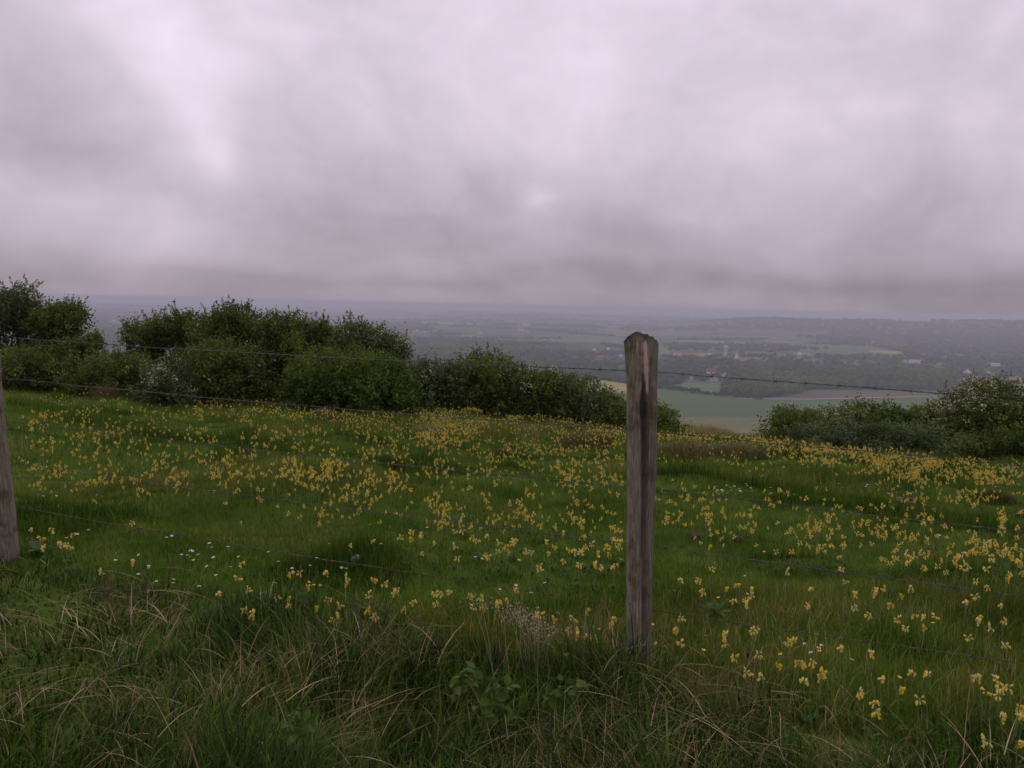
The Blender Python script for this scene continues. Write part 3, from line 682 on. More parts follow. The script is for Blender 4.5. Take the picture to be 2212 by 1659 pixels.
BUSHES = [  # label, centre x, top y, width, distance, leaf, blossom, kwargs
    ('tall ragged hawthorn at the left edge of the photo, highest of all the bushes', 5, 606, 150, 20.5, 'leaf_grey', .004, {}),
    ('dark bush with thin upright shoots right of the tall one at the left edge', 120, 655, 130, 20.5, 'leaf', .002, {}),
    ('small bush sloping down into the left gap of the hedge', 185, 722, 80, 20.0, 'leaf', .0, {}),
    ('low wide bush in front of the left edge hedge behind the left post', 70, 745, 210, 18.2, 'leaf', .006, {}),
    ('low rounded bush under the left gap with a few white flowers', 235, 758, 190, 18.2, 'leaf', .008, {}),
    ('low hawthorn with white blossom at its right foot, in front of the dark hedge', 350, 788, 150, 17.6, 'leaf_grey', .05, {}),
    ('hawthorn speckled with white blossom at the right side of the left gap', 315, 692, 100, 20.5, 'leaf', .035, {}),
    ('dark bush with leafy tips right of the blossoming one by the left gap', 385, 674, 130, 20.5, 'leaf', .0, {}),
    ('large dark green bush forming the top of the left middle hedge', 505, 662, 190, 20.3, 'leaf', .002, {}),
    ('dark dense bush between the large one and the grey green thorny one', 605, 680, 150, 20.3, 'leaf', .002, {}),
    ('narrow dark bush filling the dip between the dark dense bush and the thorny one', 668, 690, 120, 20.0, 'leaf', .004, {}),
    ('dark bush low behind the round light green bush', 480, 735, 230, 18.8, 'leaf', .003, {}),
    ('grey green hawthorn with long thin shoots against the hazy plain', 755, 688, 190, 20.3, 'leaf_grey', .02, {}),
    ('grey green hawthorn dotted with blossom, sloping down on the right of the tall hedge', 835, 718, 105, 20.0, 'leaf_grey', .05, {}),
    ('round light green bush in front of the tall hedge', 745, 742, 250, 18.2, 'leaf_light', .0, {}),
    ('light green skirt bush at the right foot of the round bush', 840, 790, 150, 17.8, 'leaf_light', .0, {}),
    ('greyish bush between the round light green bush and the middle bush', 925, 778, 165, 19.0, 'leaf_grey', .02, {}),
    ('middle bush with yellowish green top below the hazy plain', 1050, 762, 190, 19.6, 'leaf', .012, {}),
    ('bush crowned with cream blossom right of the middle bush', 1170, 795, 150, 19.4, 'leaf', .05, {}),
    ('dark bush with pale tips left of the rapeseed field', 1250, 812, 130, 19.4, 'leaf_grey', .02, {}),
    ('low dark bush left of the tall fence post', 1320, 852, 120, 19.2, 'leaf', .006, {}),
    ('low bush just right of the tall fence post', 1430, 882, 110, 19.2, 'leaf_light', .003, {}),
    ('leftmost bush of the right hand thicket by the hillside gap', 1720, 884, 140, 20.5, 'leaf', .006, {}),
    ('bush with a spray of white blossom near the left end of the right thicket', 1815, 880, 120, 20.8, 'leaf', .04, {}),
    ('bright green upright bush in the middle of the right thicket', 1900, 868, 170, 20.6, 'leaf_light', .0, {}),
    ('bright green bush right of the middle of the right thicket', 2000, 878, 130, 20.6, 'leaf_light', .0, {}),
    ('brownish green bush beside the blossoming bush at the right edge', 2065, 876, 90, 20.4, 'leaf', .0, {}),
    ('tall hawthorn full of cream blossom at the right edge of the photo', 2165, 822, 250, 19.0, 'leaf', .06, {}),
    ('low bramble thicket at the foot of the right thicket, left part', 1800, 915, 210, 19.0, 'leaf_grey', .0, {}),
    ('low bramble thicket at the foot of the right thicket, middle part', 1970, 920, 260, 18.3, 'leaf_grey', .0, {}),
    ('low green thicket below the blossoming bush at the right edge', 2140, 935, 200, 17.6, 'leaf', .0, {}),
    ('fresh green low bush cut off by the right edge of the photo', 2215, 928, 90, 16.8, 'leaf_light', .0, {}),
]
for (lab, cx, tp, wP, Y, mt, blos, kw) in BUSHES:
    bush('bramble_bush' if 'bramble' in lab else 'hawthorn_bush', lab, cx, tp, wP, Y, mt, blos, **kw)

# ------------------------------------------------------------------ grass
def blades(base, h, az_, lean, width, tint, Lv=4, th0=None):
    n = len(base); t = np.linspace(0, 1, Lv)
    th = (th0 if th0 is not None else np.zeros(n))[:, None] + lean[:, None]*t[None]
    dt = h[:, None]/(Lv-1)
    sx = np.zeros((n, Lv)); sz = np.zeros((n, Lv))
    mid = (th[:, 1:]+th[:, :-1])/2
    sx[:, 1:] = np.cumsum(np.sin(mid)*dt, 1); sz[:, 1:] = np.cumsum(np.cos(mid)*dt, 1)
    ca, sa = np.cos(az_), np.sin(az_)
    c = np.stack([base[:, 0, None]+sx*ca[:, None], base[:, 1, None]+sx*sa[:, None], base[:, 2, None]+sz], 2)
    tw = az_ + math.pi/2 + rng.normal(size=n)*.5
    wv = np.stack([np.cos(tw), np.sin(tw), np.zeros(n)], 1)
    prof = np.array([.75, 1, .85, .6, .35, .08]) if Lv == 6 else (np.array([.8, 1, .6, .1]) if Lv == 4 else np.array([1, .7, .1]))
    wd_ = width[:, None]*prof[None]*.5
    V = np.stack([c - wv[:, None]*wd_[..., None], c + wv[:, None]*wd_[..., None]], 2).reshape(-1, 3)
    i = (np.arange(n)*Lv*2)[:, None]; l = np.arange(Lv-1)[None]*2
    F = np.stack([i+l, i+l+1, i+l+3, i+l+2], 2).reshape(-1, 4)
    return V, F, np.repeat(np.clip(tint, 0, 1), Lv*2)
def frustum_pts(y0, y1, dens, margin=1.0, slope=.70):
    A = (y1*y1-y0*y0)*slope + 2*margin*(y1-y0); n = int(A*dens)
    y = np.sqrt(rng.random(n)*(y1*y1-y0*y0)+y0*y0); x = rng.uniform(-1, 1, n)*(slope*y+margin)
    return x, y
FX0, FY0, FX1, FY1 = -2.86, 4.6, .53, 3.3
def fence_y(x): return FY0 + (x-FX0)*(FY1-FY0)/(FX1-FX0)
parts = []
for y0, y1, dens, hh, ww, Lv in ((2.6, 5, 6500, .044, .0032, 4), (5, 8, 4200, .046, .0042, 3), (8, 13, 2100, .050, .006, 3), (13, 24.5, 760, .062, .011, 3)):
    x, y = frustum_pts(y0, y1, dens)
    k = y > fence_y(x)-.25; x, y = x[k], y[k]; n = len(x)
    pat = vn(x*.9, y*1.4, 41); rough_ = sst(.52, .75, vn(x*.35+3, y*.55, 42)) ; edge = sst(17.5, 20.5, y)
    tus = sst(.62, .82, vn(x*1.1+7, y*2.0, 45))*(y < 19)
    h = hh*(.45 + 1.0*rng.random(n))*(.55+.9*pat)*(1 + 1.1*rough_ + 1.3*tus + 2.6*edge*vn(x*1.4, y*1.4, 43))
    tint = .46 + .36*(pat-.5) + .34*(vn(x*2.3, y*3.8, 44)-.5) + .22*(vn(x*6, y*9, 46)-.5) - .26*tus + rng.normal(size=n)*.12 + .16*rough_ + .42*edge*vn(x*1.4, y*1.4, 43) + np.where(rng.random(n) < .035+.10*rough_+.1*edge, .45, 0)
    tint += .10*sst(9, 17, y)
    b = np.stack([x, y, Hf(x, y)-.01], 1)
    parts.append(blades(b, h, rng.random(n)*2*math.pi, rng.random(n)*1.5, ww*(.7+.6*rng.random(n)), tint, Lv))
V, F, T = merge(parts)
tag(link('meadow_grass', npmesh('meadow_grass', V, F, [M['turf']], T)), 'short green grass of the cowslip meadow beyond the wire fence', 'grass', kind='stuff')

# tall rank verge on the near side of the fence
def verge():
    parts = []
    def area(n):
        y = rng.uniform(1.15, 5.1, n); x = rng.uniform(-1, 1, n)*(.72*y+.9)
        d = fence_y(x) - y; k = (d > -.12) & (rng.random(n) < np.where(d < .1, .45, 1)); return x[k], y[k], d[k]
    def hgt(x):
        return np.interp(x, [-4, -2.6, -1.8, -.9, -.2, .3, .5, .7, 1.2, 2.5], [.07, .07, .10, .20, .22, .26, .32, .28, .18, .20])
    DR = [(hit([(a, b)], .12)[0], w1, w2, k_) for a, b, w1, w2, k_ in ((500, 1480, .30, .16, .9), (780, 1500, .26, .45, 1.0), (830, 1420, .3, .25, .8), (1600, 1500, .35, .3, .9), (1450, 1640, .6, .2, .9), (2000, 1640, .5, .2, .8), (60, 1520, .35, .3, .6), (300, 1590, .4, .2, .5))]
    def drym(x, y):
        m = .6*sst(.46, .72, vn(x*1.7+9, y*1.7, 53))
        for p_, w1, w2, k_ in DR: m = np.maximum(m, k_*np.exp(-((x-p_[0])/w1)**2 - ((y-p_[1])/w2)**2))
        return m
    x, y, d = area(98000); n = len(x)
    cl = vn(x*2.6, y*2.6, 51); cl2 = vn(x*6, y*6, 52)
    ht = hgt(x)*(.35+.75*rng.random(n))*(.35+1.25*cl)*np.where(d < 0, .6, 1)*(1-.25*sst(1.6, .9, d))*1.2
    dry = drym(x, y)
    isdry = rng.random(n) < .04 + .32*dry
    tint = np.where(isdry, .76 + .13*rng.normal(size=n), .22 + .50*(cl2-.5) + .17*rng.normal(size=n) + np.where(rng.random(n) < .04, .22, 0))
    b = np.stack([x, y, Hf(x, y)-.02], 1)
    flow = vn(x*.9+3, y*.9, 54)*6.3*1.6
    az_ = flow + rng.normal(size=n)*1.3
    lean = np.where(isdry, .8+1.2*rng.random(n), .4+1.6*rng.random(n)**1.3)
    wid = np.where(isdry, .0034, .0066)*(.55+1.0*rng.random(n)) + np.where(rng.random(n) < .10, .0045, 0)
    parts.append(blades(b, ht*1.15, az_, lean, wid, tint, 6))
    # lying straw in combed swathes
    x, y, d = area(6500); n = len(x)
    k = drym(x, y)*(.5+rng.random(n)) > .55; x, y = x[k], y[k]; n = len(x)
    b = np.stack([x, y, Hf(x, y) + .04 + .22*hgt(x)/.4*rng.random(n)], 1)
    parts.append(blades(b, .16+.22*rng.random(n), vn(x*1.2, y*1.2, 55)*9 + rng.normal(size=n)*.6, .5+.5*rng.random(n), .0022+.0016*rng.random(n), .80+.13*rng.normal(size=n), 6, 1.0+.3*rng.random(n)))
    # a few long arching dead stems
    x, y, d = area(420); n = len(x)
    b = np.stack([x, y, Hf(x, y)], 1)
    parts.append(blades(b, hgt(x)*(1.3+.6*rng.random(n)), rng.random(n)*6.28, .9+1.0*rng.random(n), np.full(n, .0028), .85+.08*rng.normal(size=n), 6, .3*rng.random(n)))
    V, F, T = merge(parts)
    tag(link('verge_grass', npmesh('verge_grass', V, F, [M['verge']], T)), 'tall tangled grass and dry straw of the roadside verge in front of the fence', 'grass', kind='stuff')
verge()

# tussocks
def tussock(label, cx, cy, wP, hP, tone):
    g = hit([(cx, cy)])[0]; dist = float(g[1]); w = wP*K/FPX*dist/2; h = hP*K/FPX*dist
    n = int(900 + 1500*w)
    a = rng.random(n)*6.283; q = np.sqrt(rng.random(n)); x = np.cos(a)*q*w; y = np.sin(a)*q*min(w, .6)
    b = np.stack([x, y, Hf(g[0]+x, g[1]+y)-g[2]-.02], 1)
    V, F, T = blades(b, h*(1.25-.6*q)*(.5+.7*rng.random(n)), a+rng.normal(size=n)*.6, .5+1.4*rng.random(n)*(.4+q), .006+.005*rng.random(n), tone+rng.normal(size=n)*.16, 4)
    o = link('grass_tussock', npmesh('grass_tussock', V, F, [M['tussock']], T)); o.location = tuple(g)
    tag(o, label, 'tussock', 'rough tussocks in the meadow')
for t_ in [('big dark brown and green tussock mound beside the left post', 60, 893, 110, 34, .45),
           ('straw coloured upright tussock below the left bushes', 230, 858, 50, 32, .8),
           ('flat brown tussock in front of the round light green bush', 705, 902, 60, 20, .7),
           ('reddish brown tussock in the flowers at the middle of the meadow', 925, 945, 72, 30, .85),
           ('wide olive brown tussock left of the tall post', 1265, 962, 120, 34, .6),
           ('small brown tussock below and left of the wide olive one', 1088, 985, 50, 22, .7),
           ('long pale straw tussock right of the tall post', 1480, 985, 130, 40, .75),
           ('straw and green tussock at the right end of the long pale one', 1590, 985, 120, 32, .7),
           ('bushy green brown tussock near the right edge of the meadow', 2152, 1082, 85, 34, .5),
           ('low green brown tussock under the gap in the hedge', 1730, 968, 90, 20, .5),
           ('small green tussock in the yellow band below the right thicket', 1850, 1003, 50, 22, .35),
           ('low brown tussock in the yellow band near the right thicket', 2010, 1010, 60, 16, .65),
           ('grassy mound under the low blossom at the left hedge foot', 460, 858, 130, 30, .3),
           ('dark green tussock mid meadow below the second wire', 830, 1000, 90, 22, .2)]: tussock(*t_)

# ------------------------------------------------------------------ flowers
def cone(p0, p1, r0, r1, seg=5, flare=None):
    p0, p1 = np.array(p0, float), np.array(p1, float)
    v, f = rod(np.array([p0, p0*.6+p1*.4, p1]), [r0, (r0+r1)*.62, r1], seg); return v, f
def cowslip_parts(full=True):
    h = random.uniform(.125, .175); lx, ly = random.gauss(0, .02), random.gauss(0, .02)
    s = np.linspace(0, 1, 5 if full else 3); pts = np.stack([lx*s**2, ly*s**2, h*s], 1)
    st = [rod(pts, np.full(len(s), .0022 if full else .0026), 4 if full else 3)]
    cal, pet = [], []; top = pts[-1]; nf = random.randint(6, 12); a0 = random.random()*6.28; side = random.random() < .6
    for k in range(nf):
        a = a0 + (random.gauss(0, .9) if side else k*2*math.pi/nf + random.gauss(0, .3))
        droop = random.uniform(-.75, .9); ln = random.uniform(.005, .013)
        d = np.array([math.cos(a)*math.cos(droop), math.sin(a)*math.cos(droop), math.sin(droop)])
        p1 = top + d*ln + np.array([0, 0, .004])
        if full: st.append(rod(np.array([top, (top+p1)/2+[0, 0, .002], p1]), [.001]*3, 3))
        d2 = d + np.array([0, 0, -.35]); d2 /= np.linalg.norm(d2); cl = random.uniform(.010, .014)
        p2 = p1 + d2*cl; cal.append(cone(p1, p2, .0018, .0040, 5 if full else 3))
        if random.random() < (.42 if full else .55):
            p3 = p2 + d2*.005; pet.append(cone(p2-d2*.001, p3, .003, random.uniform(.0045, .0070), 5 if full else 4))
    if not pet: pet.append(cone(top, top+np.array([.01, 0, .006]), .003, .007))
    lv = []
    if full:
        for k in range(5):
            a = random.random()*6.28; l = random.uniform(.03, .05); s = np.linspace(0, 1, 4); wd_ = np.array([.003, .008, .009, .002])
            cx_, cy_ = math.cos(a), math.sin(a)
            c = np.stack([cx_*l*s, cy_*l*s, .012+.03*np.sin(s*2.4)], 1); sd_ = np.array([-cy_, cx_, 0])
            v = np.stack([c-sd_*wd_[:, None], c+sd_*wd_[:, None]], 1).reshape(-1, 3); i = np.arange(3)*2
            lv.append((v, np.stack([i, i+1, i+3, i+2], 1)))
    mg = lambda L_: merge([(v, f, np.zeros(len(v))) for v, f in L_])
    return mg(st), mg(cal), mg(pet), (mg(lv) if lv else None)
CP = []
for k in range(9):
    a, b, c, d = cowslip_parts(True)
    CP.append((npmesh('stem', a[0], a[1], [M['stem']]), npmesh('calyxes', b[0], b[1], [M['calyx']]), npmesh('petals', c[0], c[1], [M['petal']]), npmesh('leaf_rosette', d[0], d[1], [M['rosette']])))
def cr(lst, ox, oy, sc): return [((ox+x/sc)*2212/3264, (oy+y/sc)*2212/3264) for x, y in lst]
near_heads = (
 cr([(120,510),(95,600),(145,635),(60,605),(340,215),(245,270),(475,280),(135,305),(410,320),(435,365),(305,345),(515,390),(545,370),(575,350),(505,435),(765,245),(865,395),(950,315),(1110,200),(1150,270),(1190,400),(1195,435),(1280,310),(1285,405),(1275,460),(1370,455),(1355,340),(1465,360),(1525,335),(1530,490),(1465,540),(1510,545),(1705,480),(1575,555),(1610,525),(1920,510),(1935,550),(1890,605),(2000,590),(2145,655),(2095,545),(2090,445),(1885,425),(1950,360),(2050,295),(2110,290),(1975,205),(1875,275),(550,565),(600,610),(390,615),(425,665),(460,745),(740,675),(810,665),(635,740),(820,750),(805,790),(890,790),(730,795),(1110,725),(1275,760),(1005,855),(950,850),(900,935),(960,935),(1140,920),(1525,850),(1610,845),(1350,905),(1450,945),(1285,985),(1300,1020),(1580,1005),(1930,850),(1950,900),(1985,935),(2060,870),(2075,940),(2165,965),(2090,1020),(2170,1040),(2150,1080),(2185,1130),(2110,1175),(2000,1285),(2170,1265),(660,840),(530,835)], 2100, 1700, 1.9) +
 cr([(75,60),(210,130),(245,105),(380,110),(405,185),(465,150),(585,180),(630,205),(520,215),(740,190),(780,210),(805,155),(865,135),(875,175),(975,185),(190,240),(80,240),(325,270),(25,280),(580,235),(130,340),(165,355),(1025,240),(1070,240),(1105,235),(1175,250),(1225,210),(1215,240),(1315,210),(1425,290),(1440,15),(1795,10),(1920,0),(1660,330),(1755,325),(1895,375),(1960,370),(1655,440),(1765,440),(1705,490),(1780,490),(1650,515),(1670,390),(1540,375),(1815,390),(455,310)], 1000, 1800, 2.011) +
 cr([(1410,190),(1535,80),(1540,20),(1570,165),(1750,190),(1565,255),(1575,300),(1855,215),(1890,245),(1845,85),(1940,50),(1980,160),(660,20),(860,20),(1635,280)], 0, 1800, 2.011) +
 cr([(240,965),(355,960),(315,1030),(320,1080),(495,1010),(480,1105),(525,1095),(915,925),(1685,930),(1610,775),(1970,795),(2020,840),(2125,870),(1310,700),(1265,690),(205,650),(400,775),(465,1045)], 0, 1250, 2.212) +
 cr([(290,1080),(435,1010),(775,1150),(1050,1160),(990,1090),(1220,1160),(1245,1100),(1300,1110),(1355,1125),(1460,1150),(1545,1125),(1580,1215),(1655,1170),(1690,1090),(1810,1140),(1855,1175),(1870,1210),(1895,1140),(1875,1065),(1920,1085),(1960,1080),(1980,1220),(2030,1100),(2085,1105),(2120,1210),(1165,1020),(1335,1045),(1375,1075),(1410,1020),(1090,960),(1040,975),(905,940),(860,810),(1035,870),(680,980),(615,1015),(495,830),(450,910),(320,825),(260,865),(395,785),(460,735),(180,930),(110,900),(155,880),(50,920),(1110,665),(990,640)], 1000, 1250, 2.212))
# bands of flowers over the meadow: x0, x1, y at x0, y at x1, thickness, count
BANDS = [(60, 420, 868, 880, 40, 90), (420, 1000, 872, 905, 40, 330), (420, 1000, 900, 940, 60, 420), (900, 1350, 898, 925, 22, 330), (900, 1350, 930, 970, 60, 420), (1000, 1330, 888, 905, 14, 170),
    (1420, 1650, 938, 950, 14, 170), (1650, 2212, 957, 1018, 22, 520), (1780, 2212, 985, 1035, 34, 300), (1900, 2212, 1020, 1080, 60, 150), (1660, 1900, 985, 1000, 26, 60), (40, 420, 905, 930, 50, 120),
    (40, 420, 965, 1010, 60, 110), (420, 900, 975, 1010, 60, 150), (420, 900, 1020, 1040, 60, 90), (900, 1350, 990, 1030, 50, 130), (640, 1350, 1050, 1090, 90, 150), (900, 1350, 1100, 1150, 80, 100),
    (60, 330, 1030, 1050, 30, 40), (1420, 1700, 1060, 1090, 60, 50), (1420, 1700, 1110, 1160, 50, 50), (1660, 2212, 1110, 1160, 70, 170), (1700, 2212, 1160, 1210, 40, 70), (1420, 1660, 960, 1000, 40, 40)]
hd = list(near_heads)
for (x0, x1, ya, yb, th, n) in BANDS:
    n = int(n*(1.5 if yb < 1060 else 1.1))
    xs = rng.uniform(x0, x1, n*5); ys = ya + (yb-ya)*(xs-x0)/(x1-x0) + rng.normal(size=n*5)*th*.42
    kk = vn(xs/38, ys/14, 61) + rng.normal(size=n*5)*.28 > .56
    xs, ys = xs[kk][:n], ys[kk][:n]
    hd += list(zip(xs, ys))
hd = np.array(hd); ok = ~((hd[:, 0] > 1345) & (hd[:, 0] < 1425) & (hd[:, 1] < 900))
hd = hd[ok]
fp = hit(hd, .155)
fp = fp[(fp[:, 1] < 22) & (fp[:, 1] > fence_y(fp[:, 0])+.12) | (np.arange(len(fp)) < len(near_heads)-5) & (fp[:, 1] < 22)]
fp = fp[np.argsort(fp[:, 1])]
print('cowslips', len(fp))
for i, p in enumerate(fp[:290]):
    me = CP[i % 9]
    o = empty('cowslip', (p[0], p[1], p[2]), 'pale yellow cowslip on a tall stem in the near part of the meadow', 'flower', 'cowslips near the fence', random.random()*6.28)
    s = random.uniform(.62, .86); o.scale = (s, s, random.uniform(.9, 1.15))
    o.rotation_euler[0] = random.gauss(0, .07); o.rotation_euler[1] = random.gauss(0, .07)
    link('stem', me[0], o); link('calyxes', me[1], o); link('petals', me[2], o); link('leaf_rosette', me[3], o)
LP = [cowslip_parts(False)[:3] for _ in range(8)]
Vs, Fs, Ms, nv = [], [], [], 0
rest = fp[290:]
for pi, (a, b, c) in enumerate(LP):
    sub = rest[pi::8]; m = len(sub); ang = rng.random(m)*6.28; sc = rng.uniform(.56, .80, m)
    for mi, (v, f, _) in enumerate((a, b, c)):
        ca, sa = np.cos(ang)[:, None], np.sin(ang)[:, None]
        X = (v[None, :, 0]*ca - v[None, :, 1]*sa)*sc[:, None] + sub[:, 0, None]; Y = (v[None, :, 0]*sa + v[None, :, 1]*ca)*sc[:, None] + sub[:, 1, None]; Z = v[None, :, 2]*(.30+sc[:, None]) + sub[:, 2, None]
        Vv = np.stack([X, Y, Z], 2).reshape(-1, 3); Ff = (f[None] + (np.arange(m)*len(v))[:, None, None]).reshape(-1, 4) + nv
        Vs.append(Vv); Fs.append(Ff); Ms.append(np.full(len(Ff), mi)); nv += len(Vv)
tag(link('cowslip_drift', npmesh('cowslip_drift', np.concatenate(Vs), np.concatenate(Fs), [M['stem'], M['calyx'], M['petal']], midx=np.concatenate(Ms))), 'drifts of yellow cowslips covering the farther meadow up to the hedges', 'flowers', kind='stuff')

# daisies and buttercups
def disc_flower(nm, np_, r, h, up, pm, em):
    V, F = [], []
    for k in range(np_):
        a = k*2*math.pi/np_; w = math.pi/np_*.85
        i = len(V); V += [ (r*.8*math.cos(a-w), r*.8*math.sin(a-w), h+up*.7), (r*math.cos(a), r*math.sin(a), h+up), (r*.8*math.cos(a+w), r*.8*math.sin(a+w), h+up*.7)]; F.append((np_*3, i, i+1, i+2))
    V.append((0, 0, h)); petals = pymesh('petals', V, F, [pm])
    st = rod(np.array([[0, 0, 0], [.003, 0, h/2], [0, 0, h]]), [.0012]*3, 4)
    stem = npmesh('stem', st[0], st[1], [M['stem']])
    eye = lathe('flower_centre', [(r*.34, h), (r*.34, h+.0015), (r*.2, h+.004), (r*.05, h+.0045)], em, 8)
    return petals, stem, eye
DM = disc_flower('daisy', 12, .0115, .055, .002, M['daisy'], M['daisy_eye'])
BM = disc_flower('buttercup', 5, .012, .09, .007, M['butter'], M['daisy_eye'])
dz = (cr([(270,718),(290,722),(385,720),(670,713),(457,1017),(447,1060),(540,987),(605,960),(837,1120),(807,1170),(1040,1210),(1060,1227),(978,1265),(1285,1132),(1320,1140),(1340,1100),(1358,1100),(1345,1153),(1410,1132),(1490,1200),(1500,1083),(1485,1050),(1523,1140),(1530,1275),(1618,1222),(1608,1078),(1205,995),(1175,1012),(1910,1110),(2185,1035),(1967,1183),(2058,1222),(2182,1210),(2160,1320),(1928,1335),(1860,1390),(1095,1320),(1105,1330),(1208,1308),(1208,1335),(1397,1355),(1975,545),(2000,540),(2030,550),(1870,540),(2045,560),(2055,530)], 0, 1250, 2.212) +
      cr([(103,1058),(20,1157),(190,1215),(218,1232),(470,1058),(1140,1150),(1165,1155),(1445,1065),(1418,1338),(1650,1330),(1310,1375),(1535,1400),(560,1405),(1880,1128),(1990,1128),(2145,1163)], 1000, 1250, 2.212) +
      cr([(1440,260),(1490,330),(1545,287),(1710,360),(1717,385)], 1000, 1800, 2.011) + cr([(985,662),(970,675),(960,602),(1105,625),(895,655),(945,705),(2005,840),(1960,860),(1155,750),(550,435)], 2100, 1700, 1.9) +
      cr([(random.uniform(320, 860), random.uniform(540, 612)) for _ in range(46)] + [(random.uniform(1080, 1330), random.uniform(545, 575)) for _ in range(12)] + [(random.uniform(1350, 1600), random.uniform(600, 620)) for _ in range(8)] + [(1700, 855), (1680, 858)], 2100, 1250, 1.9))
bc = (cr([(1040,1110),(380,980),(260,1023),(1385,1170),(1700,1150),(2070,1265),(670,612),(575,678)], 0, 1250, 2.212) + cr([(285,615),(240,685),(1000,705),(1413,847),(385,380),(125,343),(560,250),(640,105),(1675,540),(30,635),(790,720)], 2100, 1700, 1.9) +
      cr([(2165,375),(10,125),(25,127)], 1000, 1800, 2.011) + cr([(800,940),(395,930),(1935,655),(1425,1165),(2190,910)], 1000, 1250, 2.212))
for nm, pts, me, lab, cat, grp, z in (('daisy', dz, DM, 'small white daisy low in the short grass of the meadow', 'flower', 'daisies in the meadow', .06), ('buttercup', bc, BM, 'bright golden buttercup in the short grass of the meadow', 'flower', 'buttercups in the meadow', .09)):
    for p in hit(pts, z):
        o = empty(nm, tuple(p), lab, cat, grp, random.random()*6)
        f = min(1.2, .75 + p[1]*.03); o.scale = (f, f, .9)
        o.rotation_euler[0] = random.gauss(.25, .15); link('petals', me[0], o); link('stem', me[1], o); link('flower_centre', me[2], o)

# ------------------------------------------------------------------ stones, molehills
def lump(name, label, cat, cx, cy, wP, hP, m, flat=.6, sub=3, rough_=.18, group=None):
    g = hit([(cx, cy)])[0]; s = wP*K/FPX*g[1]/2; h = hP*K/FPX*g[1]
    import bmesh
    bm = bmesh.new(); bmesh.ops.create_icosphere(bm, subdivisions=sub, radius=1)
    o0 = random.random()*50
    for v in bm.verts:
        c = v.co; n = float(vn(c.x*1.7+o0, c.y*1.7+c.z*1.3, 71)-.5)*rough_*3 + float(vn(c.x*6+o0, c.y*6+c.z*5, 72)-.5)*rough_
        v.co = Vector((c.x*s*(1+n), c.y*s*.8*(1+n), (c.z*.6+.25)*h*(1+n)))
    me = bpy.data.meshes.new(name); bm.to_mesh(me); bm.free(); me.materials.append(m)
    o = link(name, me); o.location = tuple(g); o.rotation_euler = (0, 0, random.uniform(-.4, .4)); tag(o, label, cat, group)
lump('stone', 'pinkish grey stone lying in the short grass by the lowest wire', 'stone', 768, 1213, 27, 16, M['stone'])
lump('stone', 'dark brown stone right of the tall post, left one of two', 'stone', 1500, 1162, 22, 16, M['earth'])
lump('stone', 'dark brown stone right of the tall post, right one of two', 'stone', 1593, 1166, 20, 12, M['earth'])
lump('molehill', 'low crumbly brown molehill left end of the pair near the right side', 'molehill', 1938, 1082, 34, 9, M['earth'], rough_=.4)
lump('molehill', 'low crumbly brown molehill right end of the pair near the right side', 'molehill', 1968, 1085, 30, 9, M['earth'], rough_=.4)
lump('molehill', 'dark round molehill cut by the right edge of the photo', 'molehill', 2207, 1117, 22, 18, M['earth'], rough_=.3)

